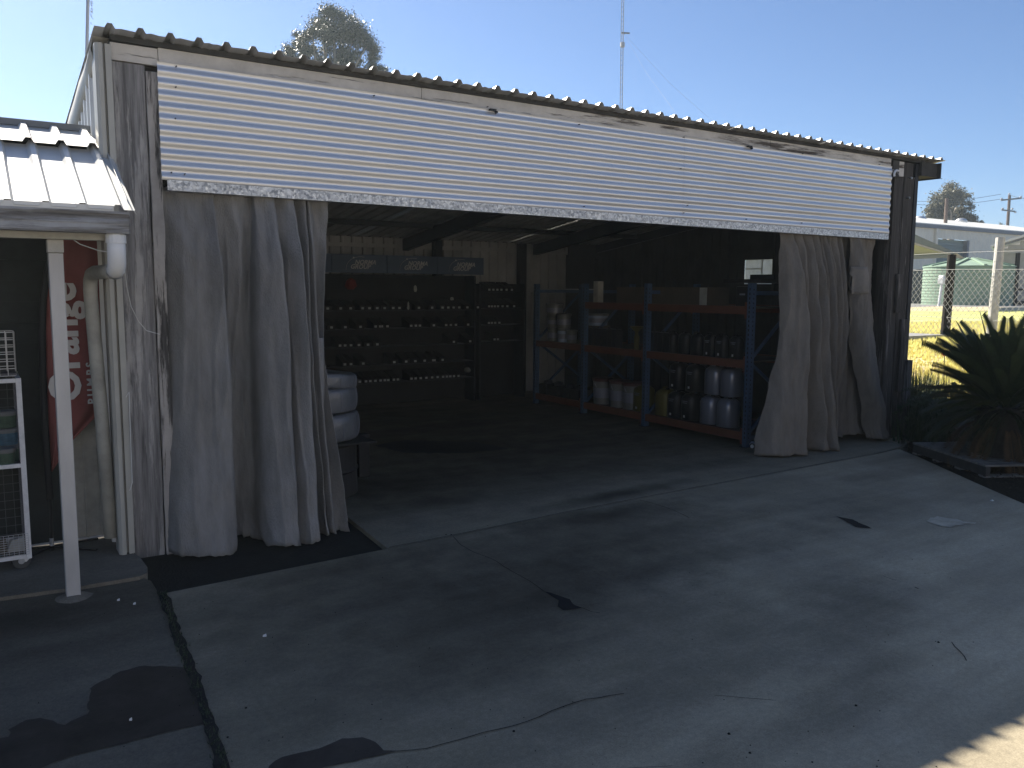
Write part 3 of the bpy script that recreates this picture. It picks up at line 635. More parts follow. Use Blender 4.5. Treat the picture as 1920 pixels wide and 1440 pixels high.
# pocket flap at its free edge
def flap(u, v):
    a = PY(586+u*20, 633+v*205, 0.0); return (a.x+0.008*math.sin(v*5), -0.012-0.03*math.sin(u*3.14)+0.008*math.sin(v*9), a.z)
MB().grid(flap, 8, 20).build('flap', MT['hess'], cl, smooth=True, solid=0.003)
MB().cyl((0.115, 0.05, 2.405), (1.35, 0.05, 2.405), 0.012, n=8).build('rail', MT['steel'], cl)
RB = 0.02
def zq(x): return 1400+x/3.43
rk = [(215,0.02,212,0.0,78,0.05),(232,-0.03,232,-0.05,120,-0.06),(255,-0.03,262,-0.08,195,-0.11),(284,-0.06,298,-0.12,268,-0.12),(290,0.05,300,0.05,276,0.06),(318,0.00,322,-0.02,318,0.04),(343,-0.05,345,-0.06,362,0.02),
      (350,0.05,352,0.06,352,0.08),(375,-0.01,372,-0.03,380,-0.05),(402,-0.06,392,-0.09,408,-0.12),(408,0.05,398,0.06,414,0.07),(424,-0.02,420,-0.03,440,-0.05),(440,-0.06,446,-0.09,474,-0.12),
      (447,0.05,452,0.06,480,0.06),(463,-0.06,468,-0.06,488,-0.04),(468,0.05,474,0.06,490,0.07),(490,-0.07,496,-0.09,512,-0.08),(497,0.05,500,0.06,512,0.07),(514,-0.06,524,-0.05,530,-0.02),
      (525,0.05,532,0.05,530,0.08),(556,-0.06,562,-0.07,560,0.0),(572,0.05,560,0.05,585,0.04),(590,-0.05,592,-0.07,605,0.05),(600,0.06,598,0.07,640,0.07),(640,0.05,660,0.07,705,0.05),(700,0.06,735,0.06,740,0.05),(740,0.07,775,0.06,775,0.05)]
keys = [K(zq(a), b_, zq(c), d, zq(e), f, RB) for a, b_, c, d, e, f in rk]
hessR = MT['hessR']
cr_ = thing('curtain', 'tightly gathered brown grey hessian curtain beside the right post, free edge flaring over the floor', 'curtain', (6.9, 0.03, 0), 'hessian curtains at the opening')
curtain(keys, RB, 2.385, 0.01, lambda u: 0.012*math.sin(u*22)+(0.05 if u > 0.86 else 0.0), 330, 60, 11.0).build('cloth', MT['hessR'], cr_, smooth=True, solid=0.003)
rk2 = [(640,0.0,655,0.02,752,0.02),(665,-0.05,668,-0.05,768,-0.05),(692,-0.06,690,-0.07,800,-0.07),(720,0.0,730,-0.03,825,-0.06),(760,0.02,775,0.0,850,-0.04),(800,0.03,812,0.03,872,0.0),(820,0.05,822,0.05,882,0.03)]
keys = [K(zq(a), b_, zq(c), d, zq(e), f, RB) for a, b_, c, d, e, f in rk2]
cl3 = thing('curtain', 'narrow flat hessian drop hanging against the right post, split from the gathered curtain', 'curtain', (7.7, 0.03, 0), 'hessian curtains at the opening')
c3m = curtain(keys, RB-0.035, 2.385, 0.03, lambda u: 0.01*math.sin(u*9), 90, 50, 21.0)
def c3y(x, z): return min([v[1] for v in c3m.v if abs(v[0]-x) < 0.02 and abs(v[2]-z) < 0.04] or [-0.06])-0.006
c3m.build('cloth', MT['hessR'], cl3, smooth=True, solid=0.003)
p0, p1 = PY(1598, 500, -0.055), PY(1618, 551, -0.055)
MB().grid(lambda u, v: (p0.x+(p1.x-p0.x)*u, c3y(p0.x+(p1.x-p0.x)*u, p0.z+(p1.z-p0.z)*v), p0.z+(p1.z-p0.z)*v), 8, 8).build('sewn_patch', MT['hess2'], cl3, smooth=True, solid=0.003)
MB().cyl((6.45, 0.06, 2.395), (7.95, 0.06, 2.395), 0.012, n=8).build('rail', MT['steel'], cr_)

# ================================================================== INSIDE: RACKING ON THE RIGHT
rack = thing('pallet_rack', 'blue and orange pallet racking along the right side of the shed floor', 'racking', (6.19, 0.43, 0))
RX0, RX1 = 6.19, 7.05
ups = [0.43, 2.11, 3.40, 4.60]
def upright(x, y, name='upright'):
    b = MB(); w_, d_, t_ = 0.075, 0.06, 0.004     # open C section
    s_ = 1 if x < 6.5 else -1
    b.box(x, x+w_, y, y+t_, 0.006, 1.83).box(x, x+t_, y+t_, y+d_, 0.006, 1.83).box(x+w_-t_, x+w_, y+t_, y+d_, 0.006, 1.83)
    o = b.build(name, MT['blue'], rack)
    h = MB()
    for k in range(34):
        z = 0.10+k*0.05; h.box(x-0.001, x-0.0002, y+0.020, y+0.034, z, z+0.026)
        h.box(x+0.028, x+0.040, y-0.001, y-0.0002, z, z+0.018)
    h.build('slots', MT['blackmat'], o, kind='stuff')
    MB().box(x-0.02, x+w_+0.02, y-0.02, y+d_+0.02, 0.0, 0.006).build('foot_plate', MT['steel'], o)
for y in ups:
    upright(RX0, y); upright(RX1, y)
    for a, c in (((0.10), (0.12)), ((1.72), (1.72))):
        rack_b = MB().bar((RX0+0.078, y+0.03, a), (RX1, y+0.03, c), 0.03, 0.045).build('strut', MT['blue'], rack)
    for a, c in ((0.16, 0.80), (0.98, 0.82), (1.00, 1.68)):
        z0, z1_ = (a, c); fl_ = (a > 0.9 and c < 1.0)
        if fl_: MB().bar((RX0+0.078, y+0.032, 0.93), (RX1, y+0.032, 0.40), 0.028, 0.03).build('brace', MT['blue'], rack)
        else: MB().bar((RX0+0.078, y+0.034, a), (RX1, y+0.034, c), 0.028, 0.03).build('brace', MT['blue'], rack)
for i in range(3):
    ya, yb_ = ups[i]+0.061, ups[i+1]-0.001
    for z in (0.12, 0.93, 1.53):
        if z > 1.5 and i == 2: continue
        for x in (RX0+0.008, RX1+0.008):
            MB().box(x, x+0.045, ya, yb_, z-0.045, z+0.045).build('beam', MT['orange'], rack)
            MB().box(x-0.004, x+0.05, ya-0.002, ya+0.035, z-0.09, z+0.09).build('beam_bracket', MT['orange'], rack)
        MB().box(RX0+0.055, RX1+0.006, ya+0.004, yb_-0.004, z+0.018, z+0.034).build('shelf_board', MT['carton'], rack)
TOP = {1: 0.154+0.0, 2: 0.964, 3: 1.564}
SH = {1: 0.155, 2: 0.965, 3: 1.565}

def pail(name, x, y, z, r, h, label, mbody, mlid, group='pails on the racking', handle=True):
    t = thing(name, label, 'pail', (x, y, z), group)
    MB().lathe((x, y, z), [(r*0.86, 0), (r*0.88, h*0.02), (r*0.97, h*0.80), (r*1.0, h*0.9)], 20).build('body', mbody, t, smooth=False)
    MB().lathe((x, y, z+h*0.9), [(r*1.02, -0.012), (r*1.06, 0.0), (r*1.06, h*0.08), (r*0.98, h*0.1), (r*0.9, h*0.09)], 20).build('lid', mlid, t)
    if handle:
        MB().tube([(x-r*1.02*math.cos(a), y-r*1.03*math.sin(a)*0.35, z+h*0.8-r*0.9*math.sin(a)) for a in [math.pi*i/10 for i in range(11)]], 0.003, 5).build('handle', MT['wire'], t)
    MB().lathe((x, y, z), [(r*0.925, h*0.25), (r*0.955, h*0.62)], 20).build('print_band', MT['silverjug'], t)
    return t
def jug(x, y, z, w_, d_, h, label, m, group, cap=None, lab=True):
    """squared oil container: shouldered body, moulded handle, cap, label"""
    t = thing('oil_jug', label, 'container', (x, y, z), group)
    b = MB(); rg = [(0.94, 0), (1, 0.02), (1, 0.72), (0.93, 0.82), (0.55, 0.93)]
    n = 20; vs = []
    for (s_, zz) in rg:
        for i in range(n):
            a = 2*math.pi*(i+0.5)/n; c, q = math.cos(a), math.sin(a); k_ = 1/max(abs(c), abs(q)); k_ = 1+(k_-1)*0.42
            vs.append((x+c*k_*w_/2*s_*0.96, y+q*k_*d_/2*s_*0.96, z+h*zz))
    m_ = len(rg); b.add(vs, [(j*n+i, j*n+(i+1)%n, (j+1)*n+(i+1)%n, (j+1)*n+i) for j in range(m_-1) for i in range(n)]+[tuple(range(n-1,-1,-1)), tuple(range((m_-1)*n, m_*n))])
    b.build('body', m, t, smooth=True)
    MB().cyl((x-w_*0.12, y-d_*0.2, z+h*0.93), (x-w_*0.12, y-d_*0.2, z+h*1.0), 0.024, 0.022, 10).build('cap', cap or MT['blackmat'], t)
    MB().tube([(x, y-d_*0.05, z+h*0.90), (x, y-d_*0.02, z+h*0.985), (x, y+d_*0.2, z+h*0.99), (x, y+d_*0.36, z+h*0.84)], 0.013, 6).build('handle', m, t)
    if lab:
        MB().box(x-w_*0.5-0.0025, x-w_*0.5-0.0008, y-d_*0.05, y+d_*0.08, z+h*0.1, z+h*0.1+0.028).build('sticker', MT['label'], t)
        for k_ in range(2):
            MB().box(x-w_*0.5-0.0025, x-w_*0.5-0.0008, y-d_*0.22+0.01*k_, y+d_*0.2-0.01*k_, z+h*(0.66-0.06*k_), z+h*(0.66-0.06*k_)+0.010).build('print_line', MT['silverjug'], t)
    return t
def at_shelf(px, py, x=6.36): p = PX(px, py, x); return p.y
gB = 'black oil jugs on the racking'; gS = 'silver grey drums on the racking'
# bottom shelf, near bay
ys_ = {k_: at_shelf(px, 790) for k_, px in dict(a=1300, b=1352).items()}
for (px, lvl, m, lab, w_, d_, h) in (
    (1352, 0, MT['silverjug'], 'silver grey oil drum nearest the blue end upright, bottom of its stack', 0.25, 0.23, 0.36),
    (1320, 0, MT['silverjug'], 'silver grey oil drum on the bottom shelf, second from the end upright', 0.25, 0.23, 0.36),
    (1327, 1, MT['silverjug'], 'silver grey oil drum stacked on the second drum of the bottom shelf', 0.25, 0.23, 0.36),
    (1357, 1, MT['silverjug'], 'silver grey oil drum stacked nearest the blue end upright', 0.25, 0.23, 0.36),
    (1283, 0, MT['black'], 'black oil drum on the bottom shelf beside the silver drums', 0.24, 0.22, 0.35),
    (1257, 0, MT['black'], 'black oil drum on the bottom shelf beside the yellow drums', 0.24, 0.22, 0.35),
    (1259, 1, MT['black'], 'black oil drum stacked above the yellow drum end of the shelf', 0.24, 0.22, 0.35),
    (1290, 1, MT['black'], 'black oil drum stacked beside the upper silver drums', 0.24, 0.22, 0.35)):
    yy = at_shelf(px, 780, 6.3)
    jug(6.42, yy, SH[1]+lvl*0.364, w_, d_, h, lab, m, gS if m is MT['silverjug'] else gB, lab=(m is MT['black']))
for (px, lab) in ((1236, 'yellow oil drum on the bottom shelf right of the second blue upright'), (1194, 'yellow oil drum on the bottom shelf left of the second blue upright')):
    jug(6.42, at_shelf(px, 780, 6.3), SH[1], 0.26, 0.25, 0.36, lab, MT['yellow'], 'yellow drums on the racking', lab=(px < 1200))
for (px, lab) in ((1120, 'white pail with red lid on the bottom shelf next to the third upright'), (1151, 'white pail with red lid in the middle of the bottom shelf'), (1176, 'white pail with red lid beside the yellow drum')):
    pail('pail', 6.40, at_shelf(px, 740, 6.3), SH[1], 0.145, 0.37, lab, MT['pail'], MT['redlid'])
# bottom shelf far bay: dark odds and ends
for k_, px in enumerate((1020, 1040, 1062, 1080)):
    yy = at_shelf(px, 710, 6.3)
    t = thing('parts_tub', 'dark parts tub on the bottom shelf of the far bay, %s' % ('leftmost', 'second from the left', 'third from the left', 'beside the third upright')[k_], 'tub', (6.38, yy, SH[1]), 'dark tubs in the far bay')
    MB().hexa([(6.28, yy-0.09, SH[1]), (6.5, yy-0.09, SH[1]), (6.5, yy+0.09, SH[1]), (6.28, yy+0.09, SH[1]), (6.26, yy-0.11, SH[1]+0.15), (6.52, yy-0.11, SH[1]+0.15), (6.52, yy+0.11, SH[1]+0.15), (6.26, yy+0.11, SH[1]+0.15)]).build('body', MT['blackmat'], t)
    MB().lathe((6.38, yy, SH[1]+0.152), [(0.07, 0), (0.065, 0.05), (0.03, 0.06)], 10).build('fitting', MT['steel'], t)
# middle shelf
for (px, lab) in ((1392-18, 'black oil jug with pale print nearest the end upright on the middle shelf'), (1347, 'black oil jug with pale print second from the end upright on the middle shelf'), (1325, 'black oil jug with pale print third from the end upright on the middle shelf'),
                  (1300, 'black oil jug fourth from the end upright on the middle shelf'), (1277, 'black oil jug fifth from the end upright on the middle shelf'), (1253, 'black oil jug sixth from the end upright on the middle shelf')):
    jug(6.36, at_shelf(px, 660, 6.3), SH[2], 0.12, 0.17, 0.28, lab, MT['black'], gB, lab=px > 1310)
for k_, px in enumerate((1222, 1239, 1254-2, 1108, 1123, 1138, 1152)):
    yy = at_shelf(px, 650, 6.3); t = thing('oil_can', 'tall black can with edge highlight, %s, middle shelf' % ('right beside the second upright', 'second to the right of the second upright', 'third to the right of the second upright', 'beside the third upright', 'second right of the third upright', 'third right of the third upright', 'fourth right of the third upright')[k_], 'can', (6.34, yy, SH[2]), 'tall black cans on the middle shelf')
    MB().box(6.28, 6.40, yy-0.05, yy+0.05, SH[2], SH[2]+0.25).build('body', MT['black'], t, bevel=0.004)
    MB().box(6.2765, 6.279, yy-0.052, yy-0.046, SH[2]+0.01, SH[2]+0.24).build('edge_glint', MT['glint'], t)  # bright strip stands in for the highlight along the can's edge
    MB().cyl((6.32, yy-0.02, SH[2]+0.25), (6.32, yy-0.02, SH[2]+0.275), 0.018, n=8).build('cap', MT['steel'], t)
# yellow pump jug
yy = at_shelf(1187, 640, 6.3); t = thing('pump_bottle', 'yellow green pump bottle with a wide head on the middle shelf', 'bottle', (6.36, yy, SH[2]))
MB().lathe((6.36, yy, SH[2]), [(0.035, 0), (0.035, 0.17), (0.02, 0.2), (0.02, 0.24)], 12).build('body', MT['yellow'], t)
MB().lathe((6.36, yy, SH[2]+0.24), [(0.03, 0), (0.085, 0.05), (0.09, 0.065), (0.03, 0.07)], 12).build('head', MT['yellow'], t)
# far bay: white pails in two stacks, and a blue white pail
for (px, z, r, h, mb_, lab) in ((1037, 0, 0.085, 0.21, MT['pail'], 'white pail at the foot of the left stack in the far bay'), (1036, 0.215, 0.085, 0.17, MT['pail'], 'second white pail of the left stack in the far bay'), (1040, 0.39, 0.13, 0.19, MT['pail'], 'wide white lidded pail on top of the left stack in the far bay'),
                                (1056, 0, 0.09, 0.2, MT['paild'], 'blue and white pail at the foot of the right stack in the far bay'), (1057, 0.205, 0.11, 0.22, MT['pail'], 'white pail with blue label on top of the right stack in the far bay'),
                                (1072, 0.0, 0.08, 0.19, MT['pail'], 'small white pail beside the right stack in the far bay'), (1121, 0.27, 0.15, 0.17, MT['paild'], 'pale blue tub raised on cans in the middle bay')):
    pail('pail', 6.42 if px != 1121 else 6.60, at_shelf(px, 620, 6.42 if px != 1121 else 6.60), SH[2]+z, r, h, lab, mb_, MT['pail'], handle=False)
yy = at_shelf(1121, 620, 6.6)
tag(MB().box(6.48, 6.72, yy-0.13, yy+0.13, SH[2], SH[2]+0.268).build('carton', MT['carton']), 'plain dark carton under the pale blue tub', 'carton')
# top shelf cartons
ya, yb_ = at_shelf(1335, 540, 6.5), at_shelf(1165, 540, 6.5)
c_ = tag(MB().box(6.42, 6.8, min(ya, yb_), max(ya, yb_), SH[3], SH[3]+0.22).build('long_carton', MT['carton']), 'long brown carton lying on the top shelf of the racking', 'carton')
MB().box(6.417, 6.42, min(ya, yb_), min(ya, yb_)+0.12, SH[3]+0.005, SH[3]+0.215).build('end_label', MT['creamdirty'], c_)
yy = at_shelf(1122, 540, 6.4); tag(MB().box(6.35, 6.45, yy-0.05, yy+0.05, SH[3], SH[3]+0.30).build('narrow_carton', MT['creamdirty'], bevel=0.004), 'narrow upright pale carton on the top shelf of the middle bay', 'carton')
t = thing('black_crate', 'black crate lying across the top of the end of the racking', 'crate', (6.25, 0.45, 1.835))
MB().box(6.14, 7.0, 0.40, 0.80, 1.834, 1.872).build('base', MT['blackmat'], t)
MB().box(6.55, 7.0, 0.43, 0.78, 1.873, 1.93).build('lid', MT['blackmat'], t)
t = thing('oil_jug', 'black jug on the top shelf just behind the blue end upright', 'container', (6.36, 0.66, SH[3]), gB)
MB().box(6.30, 6.44, 0.58, 0.76, SH[3], SH[3]+0.23).build('body', MT['black'], t, bevel=0.01)
MB().box(6.297, 6.299, 0.62, 0.70, SH[3]+0.13, SH[3]+0.15).build('print_line', MT['silverjug'], t)
# spray can lying on the floor by the end upright
p = G(1407, 840); t = thing('spray_can', 'white and black spray can lying on the floor at the foot of the end upright', 'can', (p.x, p.y, 0.03))
a = Vector((p.x-0.055, p.y-0.07, 0.032)); d = Vector((0.76, 0.64, 0.0)).normalized()
MB().cyl(a, a+d*0.03, 0.018, 0.020, 14).build('cap', MT['label'], t)
MB().cyl(a+d*0.031, a+d*0.06, 0.031, n=16).build('black_band', MT['black'], t)
MB().cyl(a+d*0.061, a+d*0.17, 0.031, n=16).build('body', MT['white'], t)

# ================================================================== INSIDE: PARTS SHELVING AT THE BACK
SY = 5.35
def shelving(x0, x1, y, zs, ztop, label):
    t = thing('parts_shelving', label, 'shelving', ((x0+x1)/2, y, 0))
    MB().box(x0, x1, y+0.30, y+0.31, 0.02, ztop).build('back_panel', MT['panelback'], t)
    for x in (x0, x1-0.03): MB().box(x, x+0.03, y, y+0.299, 0, ztop).build('side_frame', MT['steel'], t)
    for z in zs: MB().box(x0+0.031, x1-0.031, y+0.01, y+0.299, z-0.02, z-0.005).build('shelf', MT['steel'], t)
    return t
rowpx = [
 (577, 0, [139,236,311,401,452,510,566,630,677,742,823,922,1000,1043,1083,1125,1186,1265]),
 (611, 0, [95,167,271,385,498,530,547,587,765,800,830,935,1027,1062,1100,1192]),
 (645, 0, [231,269,313,373,441,511,1085,1207]),
 (678, 0, [267,313,405,638,727,796,866,928,942,1001]),
 (710, 0, [326,379,425,458,496,535,567,593,635,665,767,798,836,879,922,963,1004,1033,1058,1086,1120]),
 (543, 1, [1351,1381,1411,1441,1480,1520]), (574, 1, [1349,1370,1392,1416,1450,1486,1537]), (605, 1, [1348,1370,1395,1426]), (636, 1, [1390,1415])]
xl0, xl1 = PY(590, 600, SY).x-0.6, PY(892, 600, SY).x
xr0, xr1 = PY(899, 600, SY).x, PY(985, 600, SY).x
zl = {}
for (py, sec, xs_) in rowpx:
    zc = PY(580+sum(xs_)/len(xs_)/4, py, SY).z; zl.setdefault(sec, []).append(zc-0.03)
shelving(xl0, xl1, SY, zl[0], 1.95, 'tall dark parts shelving along the back wall under the blue header boards')
shelving(xr0, xr1, SY, zl[1], 1.83, 'lower dark parts shelving at the back wall right of the blue header boards')
names = {577: 'top', 611: 'second', 645: 'third', 678: 'fourth', 710: 'bottom', 543: 'top', 574: 'second', 605: 'third', 636: 'fourth'}
slope = {0: 0, 1: 0}
ORD = ['first','second','third','fourth','fifth','sixth','seventh','eighth','ninth','tenth','eleventh','twelfth','thirteenth','fourteenth','fifteenth','sixteenth','seventeenth','eighteenth','nineteenth','twentieth','last']
for (py, sec, xs_) in rowpx:
    zc = PY(580+sum(xs_)/len(xs_)/4, py, SY).z
    last = -9
    for i, xx in enumerate(xs_):
        px = 580+xx/4; p = PY(px, py, SY-0.012)
        nx_ = (PY(580+xs_[i+1]/4, py, SY-0.012).x-p.x) if i+1 < len(xs_) else 0.14
        bw = min(0.062, nx_*0.42, (p.x-last)*0.42 if last > 0 else 0.06); bw = max(0.016, bw); last = p.x
        t = thing('parts_bin', '%s small dark bin from the left in the %s row of the %s back shelving' % (ORD[i], names[py], 'left' if sec == 0 else 'right'), 'bin', (p.x, SY, zc-0.03), 'parts bins on the %s shelving, %s row' % ('left' if sec == 0 else 'right', names[py]))
        MB().hexa([(p.x-bw, SY, zc-0.034), (p.x+bw, SY, zc-0.034), (p.x+bw, SY+0.25, zc-0.034), (p.x-bw, SY+0.25, zc-0.034), (p.x-bw, SY-0.006, zc+0.035), (p.x+bw, SY-0.006, zc+0.035), (p.x+bw, SY+0.25, zc+0.12), (p.x-bw, SY+0.25, zc+0.12)]).build('body', MT['blackmat'], t)
        MTL = MT['binlabel']; lw = min(0.019, bw*0.85); MB().box(p.x-lw, p.x+lw, SY-0.011, SY-0.008, zc-0.017, zc+0.013).build('label_card', MTL, t)
# hanging stock on the upper pegboard: a red packet and a few pale ones
for (px, py, w_, h_, m, lab) in ((657, 532, 0.16, 0.16, MT['red'], 'dull red packet hanging above the left shelving'), (778, 541, 0.05, 0.10, MT['creamdirty'], 'small pale packet hanging above the shelving in the middle'),
                                 (847, 560, 0.06, 0.05, MT['creamdirty'], 'pale tag hanging near the right end of the left shelving'), (765, 573, 0.03, 0.12, MT['creamdirty'], 'narrow pale packet just above the top row of bins'), (876, 693, 0.10, 0.08, MT['pallet'], 'crumpled pale bag on the bottom row of the shelving')):
    p = PY(px, py, SY-0.03); tag(MB().lathe((p.x, SY-0.04, p.z-h_/2), [(w_*0.3, 0), (w_*0.5, h_*0.3), (w_*0.42, h_*0.8), (w_*0.1, h_)], 9, 0.3).build('packet', m), lab, 'packet')
# header boards with print
xb = [PY(x, 480, 5.3).x for x in (578, 621, 724.5, 819, 906)]; xb[0] = xb[1]-(xb[2]-xb[1])
for i in range(4):
    x0, x1 = xb[i]+0.004, xb[i+1]-0.004
    t = thing('header_board', ('blue header board with white lettering half hidden behind the left curtain', 'blue header board with white lettering, first fully seen from the left', 'blue header board with white lettering, middle of the three fully seen', 'blue header board with white lettering at the right end')[i], 'sign', ((x0+x1)/2, 5.3, 1.98), 'blue header boards over the shelving')
    MB().box(x0, x1, 5.28, 5.34, 1.965, 2.222).build('panel', MT['bannerblue'], t)
    w_ = x1-x0
    text('NORMA', 0.088, (x0+w_*0.40, 5.277, 2.085), (1, 0, 0), (0, 0, 1), MT['lett'], t, shear=0.3, bold=0.002)
    text('GROUP', 0.088, (x0+w_*0.32, 5.277, 2.022), (1, 0, 0), (0, 0, 1), MT['lett'], t, shear=0.3, bold=0.002)
    cx, cz = x0+w_*0.55, 2.02
    MB().tube([(cx+0.20*math.cos(a)*1.1-0.03, 5.276, cz+0.17*math.sin(a)) for a in [R(75+i*11) for i in range(11)]], 0.0022, 4).build('arc_mark', MT['lett'], t)
    MB().cyl((x0+w_*0.385, 5.278, 2.175), (x0+w_*0.385, 5.2745, 2.175), 0.013, n=10).build('dot_mark', MT['lett'], t)

# ================================================================== WRAPPED COILS ON A DRUM BEHIND THE LEFT CURTAIN
cx, cy = 1.42, 0.95
t = thing('black_drum', 'squat black drum behind the left curtain carrying wrapped coils', 'drum', (cx, cy, 0))
MB().lathe((cx, cy, 0), [(0.34, 0), (0.35, 0.02), (0.34, 0.2), (0.355, 0.22), (0.34, 0.24), (0.34, 0.43), (0.30, 0.452)], 28).build('body', MT['blackmat'], t)
t2 = tag(MB().box(cx-0.30, cx+0.40, cy-0.36, cy+0.40, 0.455, 0.470).build('board', MT['blackmat']), 'dark board lying on the drum under the wrapped coils', 'board')
def coil(z, r, h, label, tilt=0.0):
    t = thing('wrapped_coil', label, 'coil', (cx, cy, z), 'plastic wrapped hose coils')
    pr = []
    for i in range(11):
        a = -math.pi/2+math.pi*i/10; sc_, ss_ = abs(math.cos(a))**0.55, math.copysign(abs(math.sin(a))**0.6, math.sin(a)); pr.append((r-h*0.22+h*0.24*sc_, h/2+h/2*ss_*0.98))
    pr += [(r*0.62, h*0.93), (r*0.52, h*0.7), (r*0.50, h*0.3), (r*0.6, h*0.06)]
    b = MB(); n = 40; vs = []
    for (rr, zz) in pr:
        for i in range(n):
            a = 2*math.pi*i/n; w_ = 1+0.022*noise.noise(Vector((math.cos(a)*3, math.sin(a)*3, z*7+zz*9)))+0.010*noise.noise(Vector((math.cos(a)*9, math.sin(a)*9, zz*25)))
            x_ = rr*w_*math.cos(a); vs.append((cx+x_, cy+rr*w_*math.sin(a), z+zz-tilt*x_+0.006*noise.noise(Vector((a*3, zz*20, 1)))))
    m_ = len(pr); b.add(vs, [(j*n+i, j*n+(i+1)%n, ((j+1)%m_)*n+(i+1)%n, ((j+1)%m_)*n+i) for j in range(m_) for i in range(n)])
    b.build('hose_roll', MT['wrap'], t, smooth=True)
    for a0 in (-0.45, -1.25):
        MB().tube([(cx+(r-h*0.22+h*0.25*math.cos(q)**0.55)*math.cos(a0)*1.0, cy+(r-h*0.22+h*0.25*math.cos(q)**0.55)*math.sin(a0), z+h/2+h*0.47*math.sin(q)-tilt*r*math.cos(a0)) for q in [R(-80+i*20) for i in range(9)]], 0.004, 4).build('tape', MT['silverjug'], t)
coil(0.478, 0.36, 0.235, 'bottom plastic wrapped coil of the stack behind the left curtain')
coil(0.716, 0.345, 0.215, 'middle plastic wrapped coil of the stack behind the left curtain')
coil(0.934, 0.345, 0.125, 'thin tilted wrapped coil on top of the stack behind the left curtain', 0.10)
p = PY(683, 825, 1.3); t = thing('label_stub', 'small black block with a white printed label beyond the wrapped coils', 'block', (p.x, 1.3, 0))
MB().box(p.x-0.05, p.x+0.05, 1.302, 1.40, 0, p.z+0.05).build('body', MT['blackmat'], t)
for k_ in range(3): MB().box(p.x-0.018, p.x+0.018, 1.297, 1.301, p.z-0.026+k_*0.018, p.z-0.014+k_*0.018).build('label_line', MT['label'], t)

# ================================================================== LEFT: LOW BUILDING WITH AWNING
bld = thing('side_building', 'low dark boarded building with a pale ribbed awning roof left of the shed', 'building', (-1.5, 0.45, 0))
for k_ in range(17):
    z = 0.03+k_*0.135
    MB().hexa([(-5.5, 0.475-0.006, z), (-0.475, 0.475-0.006, z), (-0.475, 0.52, z), (-5.5, 0.52, z), (-5.5, 0.495, z+0.133), (-0.475, 0.495, z+0.133), (-0.475, 0.52, z+0.133), (-5.5, 0.52, z+0.133)]).build('weatherboard', MT['board'], bld)
MB().box(-5.5, -0.27, 0.521, 0.60, 0.0, 2.79).build('wall', MT['board'], bld)
MB().box(-5.5, -0.27, 0.455, 0.468, 0.018, 0.030).build('base_strip', MT['trolley'], bld)
b = MB()
for (x0, x1, y) in ((-0.474, -0.40, 0.458), (-0.40, -0.385, 0.446), (-0.385, -0.31, 0.458), (-0.31, -0.262, 0.448)): b.box(x0, x1-0.001, y, 0.52, 0.032, 2.3)
b.build('cream_panel', MT['creamdirty'], bld)
# awning roof
AY0, AZ0, ASL = -0.80, 2.165, 0.50
AP = 0.171
def aw_sheet(x0, nr, ya, yb_, zo, sl2=None):
    pr = [(x0, 0)]
    for k_ in range(nr):
        c = x0+AP*(k_+0.5); pr += [(c-0.030, 0), (c-0.013, 0.026), (c+0.013, 0.026), (c+0.030, 0)]
    pr.append((x0+AP*nr, 0)); n = len(pr)
    vs = [(x, y, AZ0+(ASL*(y-AY0) if sl2 is None else ASL*(ya-AY0)+sl2*(y-ya))+zo+z) for y in (ya, yb_) for x, z in pr]
    return MB().add(vs, [(i, i+1, n+i+1, n+i) for i in range(n-1)])
x_r = PY(208, 393, -0.8).x+0.035
for s_ in range(7):
    x0 = x_r-AP*4*(s_+1)+AP*0.5
    aw_sheet(x0, 4, AY0, 0.06, 0.0).build('awning_sheet', MT['awnroof'], bld, solid=0.0015)
    aw_sheet(x0-0.02, 4 if s_ else 4, -0.02, 0.42, 0.045, 0.36).build('upper_roof_sheet', MT['awnroof'], bld, solid=0.0015)
MB().box(-5.5, x_r+0.02, 0.40, 0.63, 2.165+0.39+0.158+0.045, 2.165+0.39+0.158+0.085).build('ridge_cap', MT['greytrim'], bld)
MB().box(-5.5, x_r-0.02, -0.795, -0.788, 2.152, 2.186).build('rib_closure', MT['awnroof'], bld)
# loose side flashing along the awning's right edge
MB().grid(lambda u, v: (x_r+0.055+0.04*v-0.015*math.sin(u*6)*v, AY0+0.02+0.95*u, AZ0+ASL*(0.02+0.95*u)+0.03-0.06*v+0.012*math.sin(u*7)*v), 14, 3).build('side_flashing', MT['awnroof'], bld, smooth=True, solid=0.002)
# gutter / fascia: two faces
gx1 = -0.235
gut = MB().box(-5.5, gx1, -0.862, -0.752, 2.035, 2.040)
gut.box(-5.5, gx1, -0.866, -0.862, 2.0405, 2.148).box(-5.5, gx1, -0.872, -0.8665, 2.085, 2.100).box(-5.5, gx1, -0.874, -0.8665, 2.136, 2.150).box(gx1+0.0005, gx1+0.004, -0.872, -0.752, 2.036, 2.155)
gut.box(-5.5, gx1, -0.752, -0.748, 2.0405, 2.150)
gut.build('gutter', MT['gutter'], bld)
MB().box(-5.5, -0.26, -0.745, -0.68, 2.0, 2.075).build('eave_beam', MT['creamdirty'], bld)
MB().box(-5.5, -0.30, 0.40, 0.452, 2.2, 2.3).build('wall_plate', MT['beamdark'], bld)
